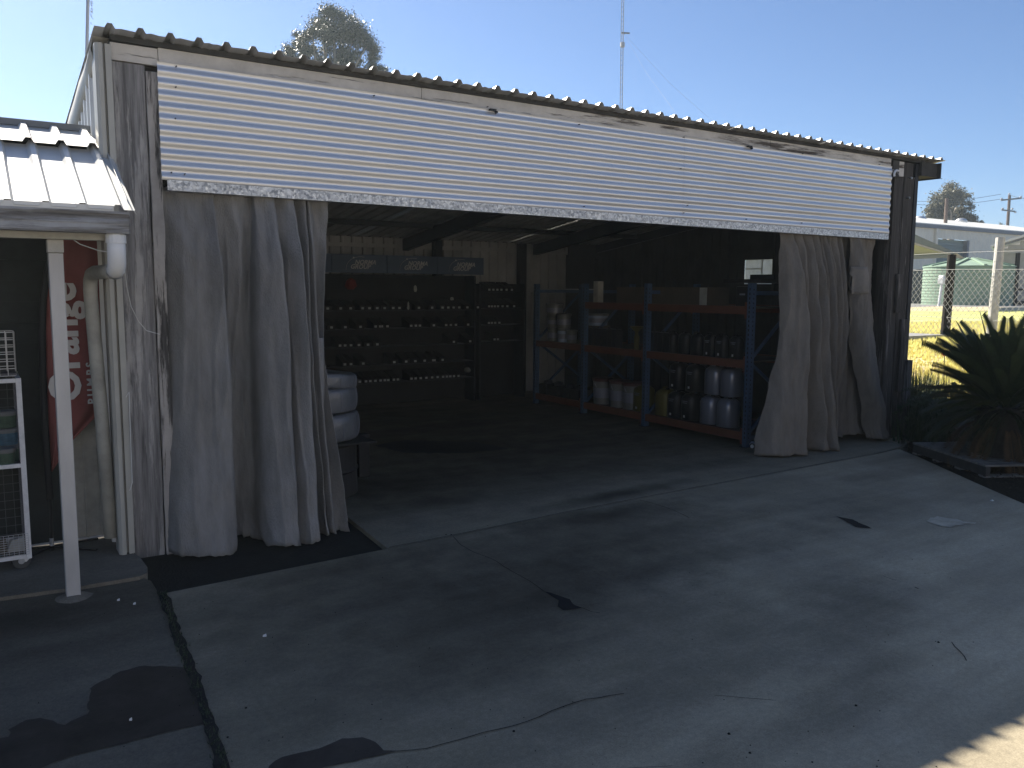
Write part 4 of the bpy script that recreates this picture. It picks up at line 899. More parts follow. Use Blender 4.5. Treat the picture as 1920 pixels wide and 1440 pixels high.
# steel post with plate
pst = MB(); q = (-0.583, -0.644)
for z0, z1_ in ((0.0, 1.93),): pst.hexa([(q[0]-0.036, q[1]-0.036, z0), (q[0]+0.036, q[1]-0.036, z0), (q[0]+0.036, q[1]+0.036, z0), (q[0]-0.036, q[1]+0.036, z0), (q[0]-0.031, q[1]-0.036, z1_), (q[0]+0.041, q[1]-0.036, z1_), (q[0]+0.041, q[1]+0.036, z1_), (q[0]-0.031, q[1]+0.036, z1_)])
pst.build('awning_post', MT['galvpost'], bld, bevel=0.004)
MB().box(q[0]-0.034, q[0]+0.044, q[1]-0.05, q[1]+0.04, 1.931, 2.0).build('post_head', MT['fencepole'], bld, bevel=0.003)
MB().lathe((q[0], q[1], -0.006), [(0.10, 0), (0.075, 0.012), (0.045, 0.022)], 14, 0.3).build('post_footing', CD, bld)
# downpipe: white bend, cream offset, cream drop
dp = MB(); tp = (-0.295, -0.80)
dp.tube([(tp[0], tp[1], 2.045), (tp[0], tp[1], 1.93), (tp[0], tp[1]+0.01, 1.875), (tp[0]+0.0, tp[1]+0.05, 1.845), (tp[0]-0.0, tp[1]+0.10, 1.835)], 0.047, 16)
dpo = dp.build('downpipe_bend', MT['white'], bld, smooth=True)
MB().tube([(tp[0], tp[1]+0.101, 1.835), (tp[0]-0.015, -0.45, 1.835), (tp[0]-0.035, -0.12, 1.835), (tp[0]-0.042, -0.02, 1.825), (tp[0]-0.046, 0.03, 1.79), (tp[0]-0.048, 0.045, 1.73), (tp[0]-0.046, 0.05, 1.65), (tp[0]-0.02, 0.05, 0.9), (tp[0]+0.0, 0.05, 0.12)], 0.042, 14).build('downpipe', MT['creamdirty'], bld, smooth=True)
MB().cyl((tp[0], tp[1], 1.985), (tp[0], tp[1], 2.03), 0.052, n=16).build('pipe_collar', MT['white'], bld, smooth=False)
# white cord from the eave to the shed post
c1 = [PY(125, 441, -0.70), PY(150, 458, -0.66), PY(185, 470, -0.60), PY(228, 476, -0.55), PY(233, 500, -0.4), PY(238, 540, -0.3), PY(246, 575, -0.2), PY(260, 603, -0.1), PY(275, 620, -0.05), PY(300, 627, -0.035)]
tag(MB().tube(c1, 0.0028, 5).build('cord', MT['label']), 'thin white cord looping from the eave of the low building to the left post', 'cord')
c2 = [PY(236, 745, -0.07), PY(242, 735, -0.07), PY(243, 770, -0.07), PY(247, 880, -0.07), PY(248, 905, -0.07), PY(243, 920, -0.07)]
tag(MB().tube(c2, 0.0035, 5).build('rope_tail', MT['label']), 'short pale rope hanging down beside the left corner flashing', 'rope')

# ================================================================== FEATHER FLAG
FY = 0.30
flag = thing('feather_flag', 'dull red feather flag reading Orange Pumps standing between post and downpipe', 'flag', G(96, 1046, 0.02))
lft = [(140,410),(122,440),(108,470),(96,510),(88,560),(85,620),(86,690),(89,770),(93,840),(96,882)]
rgt = [(225,400),(224,440),(222,470),(220,510),(216,560),(213,620),(211,690),(208,755),(135,828),(98,886)]
def flg(u, v):
    t_ = v*(len(lft)-1); i = min(int(t_), len(lft)-2); f = t_-i
    a = (lft[i][0]+(lft[i+1][0]-lft[i][0])*f, lft[i][1]+(lft[i+1][1]-lft[i][1])*f); c = (rgt[i][0]+(rgt[i+1][0]-rgt[i][0])*f, rgt[i][1]+(rgt[i+1][1]-rgt[i][1])*f)
    p = PY(a[0]+(c[0]-a[0])*u, a[1]+(c[1]-a[1])*u, FY)
    return (p.x, FY+0.020*math.sin(u*6+v*3)+0.012*math.sin(u*13-v*5), p.z)
MB().grid(flg, 26, 50).build('cloth', MT['flag'], flag, smooth=True, solid=0.001)
sl_ = [(134,408),(114,440),(100,470),(88,510),(81,560),(79,620),(80,690),(83,770),(87,840),(91,900),(94,935)]
MB().tube([PY(x, y, FY) for x, y in sl_], 0.021, 8).build('sleeve', MT['sleeve'], flag, smooth=True)
MB().tube([PY(x, y, FY) for x, y in ((94,930),(96,980),(98,1035))], 0.011, 8).build('pole', MT['black'], flag)
pb = PY(98, 1035, FY); MB().cyl((pb.x, FY, 0.045), (pb.x, FY, 0.10), 0.013, n=10).build('spigot', MT['wire'], flag)
for a in (R(20), R(155), R(-35), R(-140)):
    MB().bar((pb.x, FY, 0.045), (pb.x+0.30*math.cos(a), FY+0.30*math.sin(a), 0.026), 0.022, 0.010).build('base_leg', MT['black'], flag)
o_ = PY(150, 752, FY-0.034); scale_ = (PY(150, 530, FY).z-o_.z)
lt = text('Orange', 0.135, (o_.x+0.004, FY-0.036, o_.z), (0, 0, 1), (-1, 0, 0), MT['lett'], flag, bold=0.004)
dm = lt.dimensions.x if lt.dimensions.x > 0 else 0.5
ext_ = max(v.co.x for v in lt.data.vertices); lt.scale = (scale_/ext_,)*2+(1,)
o2 = PY(180, 757, FY-0.034)
l2 = text('PUMPS', 0.068, (o2.x, FY-0.036, o2.z), (0, 0, 1), (-1, 0, 0), MT['lett'], flag, spacing=1.55, bold=0.002)

# ================================================================== TROLLEY WITH TUBS
tr = thing('mesh_trolley', 'white framed mesh trolley on castors holding paint tubs beside the dark wall', 'trolley', (-1.0, 0.1, 0.02))
TX, TY0, TY1 = PY(42, 850, 0.05).x+0.0, -0.02, 0.42
zt = PY(40, 708, 0.0).z; zm = PY(30, 872, 0.0).z; zb = PY(30, 1048, 0.0).z
TL = TX-0.62
for x in (TX, TL):
    for y in (TY0, TY1): MB().box(x-0.014, x+0.014, y-0.014, y+0.014, zb, zt).build('frame_post', MT['trolley'], tr)
for z in (zt-0.014, zm, zb+0.015):
    MB().box(TL+0.015, TX-0.015, TY0-0.012, TY0+0.012, z-0.012, z+0.012).build('rail', MT['trolley'], tr)
    MB().box(TX-0.012, TX+0.012, TY0+0.015, TY1-0.015, z-0.012, z+0.012).build('rail', MT['trolley'], tr)
    MB().box(TL+0.015, TX-0.015, TY1-0.012, TY1+0.012, z-0.012, z+0.012).build('rail', MT['trolley'], tr)
MB().box(TL+0.015, TX-0.015, TY0+0.013, TY1-0.013, zm-0.003, zm+0.003).build('shelf', MT['wiredark'], tr)
def wiremesh(name, p0, u, v, nu, nv, r, m, parent):
    b = MB(); p0 = Vector(p0); u = Vector(u); v = Vector(v)
    for i in range(nu+1): b.bar(p0+u*i/nu, p0+u*i/nu+v, r)
    for j in range(nv+1): b.bar(p0+v*j/nv, p0+v*j/nv+u, r)
    return b.build(name, m, parent)
wiremesh('back_mesh', (TL, TY1-0.02, zb), (TX-TL, 0, 0), (0, 0, zt-zb), 12, 20, 0.003, MT['wiredark'], tr)
wiremesh('side_mesh', (TX-0.016, TY0, zb), (0, TY1-TY0, 0), (0, 0, zt-zb), 8, 20, 0.003, MT['wiredark'], tr)
wiremesh('basket_mesh', (TL, TY0-0.014, zb+0.03), (TX-TL, 0, 0), (0, 0, 0.13), 24, 9, 0.0028, MT['wire'], tr)
wiremesh('basket_floor', (TL, TY0, zb+0.028), (TX-TL, 0, 0), (0, TY1-TY0, 0), 16, 10, 0.003, MT['wire'], tr)
for x in (TX-0.03, TL+0.03):
    for y in (TY0+0.02, TY1-0.03):
        c_ = MB().hexa([(x-0.014, y-0.02, 0.06), (x+0.014, y-0.02, 0.06), (x+0.014, y+0.02, 0.06), (x-0.014, y+0.02, 0.06), (x-0.005, y-0.02, zb), (x+0.035, y-0.02, zb), (x+0.035, y+0.02, zb), (x-0.005, y+0.02, zb)]).build('castor', MT['trolley'], tr)
        MB().cyl((x-0.012, y-0.014, 0.067), (x-0.012, y+0.014, 0.067), 0.048, n=20).build('wheel', MT['rubber'], c_)
        MB().cyl((x-0.012, y-0.0215, 0.067), (x-0.012, y+0.0215, 0.067), 0.018, n=12).build('hub', MT['wire'], c_)
# dark mesh basket standing on the trolley top
bk = thing('wire_basket', 'dark wire mesh basket standing on top of the white trolley', 'basket', (TX-0.3, 0.2, zt))
zz = PY(28, 622, 0.25).z; xx = PY(27, 660, 0.25).x
for y in (0.10, 0.30): wiremesh('mesh_side', (TL, y, zt+0.004), (xx-TL, 0, 0), (0, 0, zz-zt), 14, 6, 0.004, MT['wire'], bk)
wiremesh('mesh_end', (xx, 0.10, zt+0.004), (0, 0.2, 0), (0, 0, zz-zt), 4, 6, 0.004, MT['wire'], bk)
MB().box(TL, xx, 0.10, 0.30, zt+0.001, zt+0.02).build('base_rail', MT['wiredark'], bk)
zsh = zm+0.004
for (px, lv, mb_, y, r, lab) in ((12, 2, MT['greentub'], 0.14, 0.064, 'green printed tub with white lid on top of the rear stack'), (13, 1, MT['bluetub'], 0.14, 0.066, 'dark blue tub in the middle of the rear stack'), (16, 0, MT['greentub'], 0.16, 0.064, 'green tub at the foot of the rear stack'),
                                 (6, 0, MT['greentub'], 0.03, 0.058, 'white lidded green tub at the front of the trolley shelf'), (-22, 0, MT['bluetub'], 0.10, 0.06, 'blue tub farther left on the trolley shelf')):
    p = PY(px, 820, y); h = 0.094
    t = thing('paint_tub', lab, 'tub', (p.x, y, zsh+lv*0.107), 'tubs on the trolley')
    zb_ = zsh+lv*0.107
    MB().lathe((p.x, y, zb_), [(r*0.88, 0), (r*0.97, h*0.78), (r*0.99, h*0.85)], 20).build('body', mb_, t, smooth=False)
    MB().lathe((p.x, y, zb_+h*0.80), [(r*1.02, 0), (r*1.05, 0.004), (r*1.05, h*0.22), (r*0.97, h*0.30), (r*0.92, h*0.26)], 20).build('lid', MT['pail'], t)
# odds and ends in the basket
for k_, (dx, s_) in enumerate(((-0.06, 0.06), (-0.16, 0.05))):
    tag(MB().hexa([(TX+dx-s_, 0.05, zb+0.032), (TX+dx+s_, 0.04, zb+0.032), (TX+dx+s_, 0.14, zb+0.032), (TX+dx-s_, 0.15, zb+0.032), (TX+dx-s_*0.4, 0.07, zb+0.10), (TX+dx+s_*0.9, 0.06, zb+0.12), (TX+dx+s_*0.8, 0.13, zb+0.11), (TX+dx-s_*0.6, 0.14, zb+0.09)]).build('offcut', MT['creamdirty'] if k_ == 0 else MT['carton']), ('pale folded scrap in the bottom basket of the trolley', 'brown folded scrap in the bottom basket of the trolley')[k_], 'scrap')

# ================================================================== RIGHT: GARDEN, FIELD, FENCE
nX, nY = 150, 110
def tf(u, v):
    Y = -9+v*v*75 if False else -9+75*(v**1.6); X = edge_x(Y)+0.0+90*(u**2.0); return (X, Y, max(terr(X, Y), -0.02)-0.03*(1-min(1, (X-edge_x(Y))/0.1)))
def field_mat():
    m = bpy.data.materials.new('field_ground'); m.use_nodes = True; n = m.node_tree.nodes; l = m.node_tree.links; b = n['Principled BSDF']
    b.inputs['Roughness'].default_value = 0.95; b.inputs['Specular IOR Level'].default_value = 0.05
    g = n.new('ShaderNodeNewGeometry'); dt = n.new('ShaderNodeVectorMath'); dt.operation = 'DOT_PRODUCT'; dt.inputs[1].default_value = (0.539/0.993, 0.834/0.993, 0)
    l.new(g.outputs['Position'], dt.inputs[0])
    nz = n.new('ShaderNodeTexNoise'); nz.inputs['Scale'].default_value = 0.6; nz.inputs['Detail'].default_value = 6; l.new(g.outputs['Position'], nz.inputs['Vector'])
    nf = n.new('ShaderNodeTexNoise'); nf.inputs['Scale'].default_value = 9; nf.inputs['Detail'].default_value = 5; l.new(g.outputs['Position'], nf.inputs['Vector'])
    sm = n.new('ShaderNodeMath'); sm.operation = 'MULTIPLY_ADD'; sm.inputs[1].default_value = 3.0; l.new(nz.outputs[0], sm.inputs[0]); l.new(dt.outputs['Value'], sm.inputs[2])
    mr = n.new('ShaderNodeMapRange'); mr.inputs[1].default_value = 0; mr.inputs[2].default_value = 40; l.new(sm.outputs[0], mr.inputs[0])
    cr = n.new('ShaderNodeValToRGB'); e = cr.color_ramp.elements
    green, tan, straw, grav, soil = (0.52, 0.54, 0.20, 1), (0.68, 0.58, 0.33, 1), (0.58, 0.49, 0.31, 1), (0.25, 0.25, 0.25, 1), (0.035, 0.03, 0.022, 1)
    e[0].position = 0.0; e[0].color = soil; e[1].position = 1.0; e[1].color = grav
    for pos, c in ((0.175, soil), (0.20, tan), (0.235, straw), (0.30, green), (0.36, tan), (0.46, tan), (0.50, green), (0.60, green), (0.64, straw), (0.73, straw), (0.745, grav)):
        q = e.new(pos); q.color = c
    l.new(mr.outputs[0], cr.inputs[0])
    mx = n.new('ShaderNodeMapRange'); mx.inputs[1].default_value = 0.3; mx.inputs[2].default_value = 0.7; mx.inputs[3].default_value = 0.5; mx.inputs[4].default_value = 1.35; nl = n.new('ShaderNodeTexNoise'); nl.inputs['Scale'].default_value = 1.7; nl.inputs['Detail'].default_value = 9; nl.inputs['Roughness'].default_value = 0.75; l.new(g.outputs['Position'], nl.inputs['Vector']); l.new(nl.outputs[0], mx.inputs[0])
    vs = n.new('ShaderNodeVectorMath'); vs.operation = 'SCALE'; l.new(cr.outputs[0], vs.inputs[0]); l.new(mx.outputs[0], vs.inputs['Scale']); l.new(vs.outputs[0], b.inputs['Base Color'])
    bp = n.new('ShaderNodeBump'); bp.inputs['Strength'].default_value = 0.5; bp.inputs['Distance'].default_value = 0.04; l.new(nf.outputs[0], bp.inputs['Height']); l.new(bp.outputs[0], b.inputs['Normal'])
    return m
struct(MB().grid(tf, nX, nY).build('field', field_mat(), smooth=True))
# low concrete slab in the grass beyond the shed corner
p = AT(1700, 647, 15.2)
struct(MB().box(p.x-2.2, p.x+0.9, p.y-0.2, p.y+0.7, terr(p.x, p.y)-0.05, terr(p.x, p.y)+0.10).build('field_slab', MT['gravel']))
# grass blades on the near bank
b = MB(); cnt = 0
while cnt < 26000:
    D = random.uniform(10.8, 22) ; px = random.uniform(1680, 1925); r = ray(px, 600); X = CAM.x+r.x*D; Y = CAM.y+r.y*D
    if X < edge_x(Y)+0.7: cnt += 1; continue
    z = terr(X, Y); a = random.uniform(0, 6.28); h = random.uniform(0.03, 0.085)*(1.3 if D < 13 else 1); w_ = 0.006+0.0006*D; dx, dy = math.cos(a), math.sin(a); ln = random.uniform(0.01, 0.06)
    b.add([(X-dy*w_, Y+dx*w_, z-0.01), (X+dy*w_, Y-dx*w_, z-0.01), (X+dx*ln, Y+dy*ln, z+h)], [(0, 1, 2)]); cnt += 1
tag(b.build('grass', MT['grass'], None, kind='stuff'), 'sunlit yellow green grass on the bank beyond the shed', 'grass')

# strappy plants and shrubs round the shed corner
def strappy(x, y, n, h, m, label, cat='plant', spread=0.5):
    z = max(0, terr(x, y)); t = thing('strappy_plant', label, cat, (x, y, z)); b = MB()
    for i in range(n):
        a = random.uniform(0, 6.28); l_ = h*random.uniform(0.5, 1.1); s_ = random.uniform(0.05, 0.9)*spread; bx, by = x+random.gauss(0, 0.13), y+random.gauss(0, 0.13); w_ = random.uniform(0.006, 0.014)
        pts = []; dx, dy = math.cos(a), math.sin(a)
        for k_ in range(4):
            f = k_/3; rr = s_*l_*f**1.3; zz = l_*(f-0.42*s_*f*f)
            pts.append((bx+dx*rr, by+dy*rr, z+zz, w_*(1-f*0.9)))
        vs = []
        for (X, Y, Z, ww) in pts: vs += [(X-dy*ww, Y+dx*ww, Z), (X+dy*ww, Y-dx*ww, Z)]
        b.add(vs, [(k_*2, k_*2+1, k_*2+3, k_*2+2) for k_ in range(3)])
    b.build('leaves', m, t); return t
def leafball(t, name, c, rad, n, size, m, up=0.3, hole=0.0, seed=0):
    b = MB(); c = Vector(c)
    for i in range(n):
        while True:
            v = Vector((random.uniform(-1, 1), random.uniform(-1, 1), random.uniform(-1, 1)))
            if v.length < 1: break
        if hole and noise.noise(v*2.3+Vector((seed, 0, 0))) < hole-0.5: continue
        p = c+Vector((v.x*rad[0], v.y*rad[1], v.z*rad[2])); s_ = size*random.uniform(0.6, 1.4)
        a = Vector((random.gauss(0, 1), random.gauss(0, 1), random.gauss(0, 1))).normalized(); q = a.orthogonal().normalized()*s_*0.38
        b.add([p-a*s_*0.5, p+q, p+a*s_*0.6, p-q], [(0, 1, 2, 3)])
    return b.build(name, m, t)
strappy(8.75, 0.15, 260, 0.75, MT['shrub'], 'tall strappy leaved clump right against the shed corner')
strappy(9.25, 0.35, 300, 0.80, MT['shrub'], 'strappy leaved clump in the light beside the shed corner')
strappy(8.35, -0.35, 240, 0.55, MT['shrub'], 'low dark strappy clump between the shed post and the pallet')
strappy(9.9, 0.5, 260, 0.70, MT['shrub'], 'grassy clump on the bank behind the cycad')
for (x, y, rx, rz, n, lab) in ((8.55, -0.35, 0.45, 0.32, 1500, 'low dark leafy shrub behind the timber pallet'), (9.2, -0.6, 0.5, 0.40, 1600, 'dark leafy shrub left of the cycad trunk'), (8.0, -1.9, 0.5, 0.28, 1700, 'low brown green shrub in the bed right of the pallet'), (7.6, -2.7, 0.55, 0.25, 1700, 'low dark shrub at the right end of the garden bed'), (8.9, -2.2, 0.7, 0.5, 1800, 'dark shrub below the cycad fronds at the right')):
    t = thing('shrub', lab, 'shrub', (x, y, max(0, terr(x, y)))); leafball(t, 'foliage', (x, y, max(0, terr(x, y))+rz*0.8), (rx, rx, rz), n, 0.055, MT['shrub'], hole=0.35, seed=x)
    MB().tube([(x, y, max(0, terr(x, y))-0.02), (x+0.03, y+0.02, terr(x, y)+rz*0.8)], [0.018, 0.008], 6).build('stem', MT['bark'], t)
b = MB()
for i in range(3500):
    Y = random.uniform(-3.6, 0.2); X = edge_x(Y)+random.uniform(-0.06, 1.8)**1.0; z = max(terr(X, Y), 0)+random.uniform(0.0, 0.03); a = random.uniform(0, 6.28); s_ = random.uniform(0.01, 0.03)
    b.add([(X, Y, z), (X+math.cos(a)*s_, Y+math.sin(a)*s_, z+random.uniform(-0.005, 0.012)), (X+math.cos(a+0.7)*s_, Y+math.sin(a+0.7)*s_, z+random.uniform(0, 0.02))], [(0, 1, 2)])
tag(b.build('leaf_litter', MT['mulch'], None, kind='stuff'), 'brown leaf litter over the garden bed', 'leaf litter')
# red flower on a stem
p = AT(1771, 668, 11.6); zt_ = p.z; t = thing('red_flower', 'single red flower on a stem beyond the cycad fronds', 'flower', (p.x, p.y, terr(p.x, p.y)))
MB().tube([(p.x, p.y, terr(p.x, p.y)-0.02), (p.x+0.02, p.y, (terr(p.x, p.y)+zt_)/2), (p.x, p.y, zt_)], 0.006, 5).build('stem', MT['shrub'], t)
for i in range(6):
    a = i*1.05; MB().add([(p.x, p.y, zt_), (p.x+0.05*math.cos(a-0.4), p.y+0.05*math.sin(a-0.4), zt_+0.03), (p.x+0.075*math.cos(a), p.y+0.075*math.sin(a), zt_+0.045), (p.x+0.05*math.cos(a+0.4), p.y+0.05*math.sin(a+0.4), zt_+0.03)], [(0, 1, 2, 3)]).build('petal', MT['flower'], t)

# pallet
pa, pb_ = Vector((7.50, -0.76, 0)), Vector((6.98, -1.80, 0)); du = (pb_-pa).normalized(); dv = Vector((-du.y, du.x, 0))
if dv.x < 0: dv = -dv
pl = thing('timber_pallet', 'grey timber pallet lying at the garden edge beside the shed', 'pallet', (7.5, -1.2, 0))
Lp, Wp = 1.17, 1.1
for k_ in range(3):
    o = pa+dv*0.02*(k_)+dv*(k_*(Wp-0.1)/2)
    MB().bar(o+Vector((0, 0, 0.065)), o+du*Lp+Vector((0, 0, 0.065)), 0.045, 0.088, ).build('bearer', MT['beamdark'], pl)
for k_ in range(11):
    o = pa+du*(0.045+k_*(Lp-0.09)/10)
    MB().bar(o+Vector((0, 0, 0.119))-dv*0.03, o+dv*Wp+Vector((0, 0, 0.119+random.uniform(-0.001, 0.001))), 0.086, 0.018).build('slat', MT['pallet'], pl)
for k_ in range(4):
    o = pa+du*(0.05+k_*(Lp-0.10)/3); MB().bar(o+Vector((0, 0, 0.012))-dv*0.03, o+dv*Wp+Vector((0, 0, 0.012)), 0.086, 0.018).build('bottom_slat', MT['pallet'], pl)

# cycad in a pot
cp = AT(1884, 762, 8.3); cyx, cyy = cp.x, cp.y; cz = cp.z
cyc = thing('cycad', 'large dark cycad with stiff arching fronds beside the pallet', 'cycad', (cyx, cyy, 0.13))
tz = max(0, terr(cyx, cyy))
MB().lathe((cyx, cyy, tz-0.02), [(0.26, 0), (0.29, 0.1), (0.27, 0.25), (0.22, cz-tz+0.02)], 18, 0.25).build('trunk', MT['bark'], cyc)
def frond_mesh(L, curve, name):
    b = MB(); n = 26; prev = None; pts = []
    for i in range(n+1):
        f = i/n; pts.append(Vector((L*(f-0.10*curve*f*f), 0, L*curve*(-0.55*f*f))))
    for i in range(n): 
        a, c = pts[i], pts[i+1]; w_ = 0.010*(1-i/n)+0.002
        b.add([a+Vector((0, -w_, 0)), a+Vector((0, w_, 0)), c+Vector((0, w_, 0)), c+Vector((0, -w_, 0))], [(0, 1, 2, 3)])
        if i >= 4:
            f = i/n; ll = 0.155*math.sin(math.pi*min(1, (f-0.08)*1.02))**0.6*L/1.0
            if ll < 0.03: ll = 0.03
            for sgn in (-1, 1):
                for q_ in (0, 0.5):
                    o = a.lerp(c, q_); tip = o+Vector((ll*0.62, sgn*ll*0.78, ll*0.32)); mid = o+(tip-o)*0.5
                    b.add([o, mid+Vector((0.015, 0, 0.0)), tip, mid-Vector((0.015, 0, 0))], [(0, 1, 2, 3)])
    return b.mesh(name, MT['frond'])
fm = [frond_mesh(1.05, c, 'frond') for c in (0.25, 0.5, 0.75, 1.0)]
for i in range(150):
    f = i/150; el = R(86-94*f+random.uniform(-6, 6)); az = i*2.39996+random.uniform(-0.15, 0.15)
    o = bpy.data.objects.new('frond', fm[min(3, int(f*3.2+random.random()))]); COL.objects.link(o); o.parent = cyc
    o.location = Vector((cyx+0.10*math.cos(az), cyy+0.10*math.sin(az), cz+0.05-0.14*f))-wloc(cyc)
    o.rotation_euler = (random.uniform(-0.2, 0.2), -el, az); s_ = random.uniform(0.66, 0.96)*(0.72+0.28*math.sin(math.pi*min(1, f+0.25))); o.scale = (s_,)*3

deadm = [m_.copy() for m_ in fm[2:4]]
MT['dead'] = mat('dead_frond', (0.10, 0.065, 0.035), 0.9, 0, 0.3, 6)
for m_ in deadm: m_.materials[0] = MT['dead']
for i in range(16):
    az = i*2.39996+0.5; o = bpy.data.objects.new('dead_frond', deadm[i%2]); COL.objects.link(o); o.parent = cyc
    o.location = Vector((cyx+0.14*math.cos(az), cyy+0.14*math.sin(az), cz-0.12))-wloc(cyc); o.rotation_euler = (random.uniform(-0.3, 0.3), R(random.uniform(22, 50)), az); o.scale = (random.uniform(0.5, 0.75),)*3
# fence
fA = AT(1857, 640, 14.6); fB = AT(1771, 638, 15.6); fd = Vector((fB.x-fA.x, fB.y-fA.y, 0)).normalized()
fence = thing('chain_wire_fence', 'chain wire fence with one pale and one dark post crossing the field', 'fence', (fA.x, fA.y, terr(fA.x, fA.y)))
topA = AT(1876, 446, 14.6); topB = AT(1785, 478, 15.6)
MB().tube([(fA.x, fA.y, terr(fA.x, fA.y)-0.1), topA], [0.082, 0.075], 12).build('post', MT['fencepole'], fence, label='pale round post')
MB().tube([(fB.x, fB.y, terr(fB.x, fB.y)-0.1), topB], [0.085, 0.075], 12).build('post', MT['blackpost'], fence, label='dark round post')
sC = fA-fd*2.5; Lf = 9.0; ZT = 2.14
b = MB(); dz = ZT-0.75; pit = 0.125
def zig(s0, sgn):
    # a straight diagonal wire across the fence plane
    a = (s0, 0.72); c = (s0+sgn*(ZT-0.72)*0.95, ZT)
    p = sC+fd*a[0]; q_ = sC+fd*c[0]; o = Vector((-fd.y, fd.x, 0))*0.004*sgn
    b.bar(Vector((p.x, p.y, a[1]))+o, Vector((q_.x, q_.y, c[1]))+o, 0.0045)
k_ = 0; s_ = 0
while s_ < Lf: zig(s_, 1); zig(s_+0.05, -1); s_ += pit
b.build('chain_wire', MT['chain'], fence, kind='stuff')
for z in (ZT, 2.45, 1.25): MB().tube([Vector((sC.x, sC.y, z))+fd*i*0.9+Vector((0, 0, -0.02*math.sin(i*1.1))) for i in range(11)], 0.003, 4).build('line_wire', MT['chain'], fence)

# water tank
tc_ = AT(1812.5, 575, 38.0); tb = 1.12; tR = (1890-1735)/2/F*38.0; tH = 1.72
tank = thing('water_tank', 'round pale green water tank with a low conical ribbed roof', 'tank', (tc_.x, tc_.y, tb))
pr = []; nr_ = 13
for i in range(nr_):
    z0 = i*tH/nr_; pr += [(tR, z0), (tR, z0+tH/nr_*0.72), (tR-0.03, z0+tH/nr_*0.78), (tR-0.03, z0+tH/nr_*0.94)]
pr.append((tR, tH)); MB().lathe((tc_.x, tc_.y, tb), pr, 48).build('wall', MT['tank'], tank, smooth=False)
MB().lathe((tc_.x, tc_.y, tb+tH), [(tR+0.03, 0), (tR+0.03, 0.05), (0.35, 0.36), (0.3, 0.40), (0.05, 0.42)], 48).build('roof', MT['tank'], tank)
for i in range(10):
    a = i*math.pi/5+0.2; MB().bar((tc_.x+tR*math.cos(a), tc_.y+tR*math.sin(a), tb+tH+0.08), (tc_.x+0.3*math.cos(a), tc_.y+0.3*math.sin(a), tb+tH+0.42), 0.12, 0.06).build('roof_rib', MT['tank'], tank)
# white overflow pipe
pp = AT(1767, 520, 35.5); pq = AT(1760, 572, 35.5)
MB().tube([pp+Vector((0.5, 0.4, 0.05)), pp+Vector((0.1, 0, 0.02)), pp, pp+Vector((-0.01, 0, -0.2)), (pq.x, pq.y, 1.05)], 0.055, 10).build('pipe', MT['white'], tank)
MB().box(pp.x-0.14, pp.x+0.22, pp.y-0.12, pp.y+0.12, pp.z-0.28, pp.z-0.02).build('leaf_box', MT['white'], tank, bevel=0.02)

# far shed
fs = thing('far_shed', 'long cream clad shed with a light roof and green roller door across the field', 'shed', (62, 29.5, 1.1))
FYp = 29.6
def fp(px, py, dy=0.0): return PY(px, py, FYp+dy)
e0 = fp(1640, 425); e1 = fp(2050, 447)
zE = fp(1800, 431).z
x0, x1 = 48.0, 85.0
d0, d1, dz0 = fp(1755, 447).x, fp(1815, 449).x, fp(1785, 449).z
def wallrib(xa, xb_, za, zb_):
    return ribwall('Y', xa, xb_, FYp, za, zb_, None, 'w', pitch=0.42, inward=-1)
wallrib(x0, d0, 0.9, zE).build('wall', MT['farwall'], fs); wallrib(d1, x1, 0.9, zE).build('wall', MT['farwall'], fs); wallrib(d0, d1, dz0, zE).build('wall', MT['farwall'], fs)
b = MB(); 
for i in range(22): b.box(d0, d1, FYp+0.25+(i%2)*0.05, FYp+0.35, 0.95+i*(dz0-0.95)/22, 0.95+(i+0.86)*(dz0-0.95)/22)
b.box(d0, d1, FYp+0.36, FYp+0.4, 0.9, dz0); b.build('roller_door', MT['roller'], fs)
for x in (d0, d1): MB().box(x-0.12, x+0.12, FYp-0.06, FYp+0.3, 0.9, dz0).build('door_jamb', MT['greytrim'] if x > d0 else MT['farwall'], fs)
MB().box(x0, x1, FYp-0.22, FYp-0.05, zE-0.05, zE+0.20).build('gutter', MT['greytrim'], fs)
rt = PY(1740, 412, FYp+7).z
MB().hexa([(x0, FYp-0.2, zE+0.2), (x1, FYp-0.2, zE+0.2), (x1, FYp+8, zE+1.80), (x0, FYp+8, zE+1.80), (x0, FYp-0.2, zE+0.27), (x1, FYp-0.2, zE+0.27), (x1, FYp+8, zE+1.87), (x0, FYp+8, zE+1.87)]).build('roof', MT['farroof'], fs)
dpx = fp(1753, 440); MB().box(dpx.x-0.12, dpx.x+0.12, FYp-0.2, FYp-0.05, zE-1.2, zE-0.05).build('downpipe', MT['farwall'], fs)
wx = fp(1850, 494); MB().box(wx.x-0.9, wx.x+0.9, FYp-0.07, FYp-0.03, wx.z-0.35, wx.z+0.30).build('window', MT['steel'], fs)
for px, py in ((1725, 414), (1802, 418)):
    v = PY(px, py, FYp+7.0); vb = MB().cyl((v.x, v.y, v.z-0.9), (v.x, v.y, v.z-0.1), 0.28, n=14).build('roof_vent', MT['ventm'], fs)
    MB().lathe((v.x, v.y, v.z-0.1), [(0.32, 0), (0.50, 0.12), (0.52, 0.28), (0.36, 0.46), (0.1, 0.52)], 16).build('vent_cap', MT['ventm'], vb)
p0, p1 = PY(1737, 414, FYp+7.9), PY(1820, 418.5, FYp+7.9); MB().bar(p0+Vector((0, 0, 0.0)), p1+Vector((0, 0, 0.0)), 0.2, 0.28).build('ridge_cap', MT['greytrim'], fs)

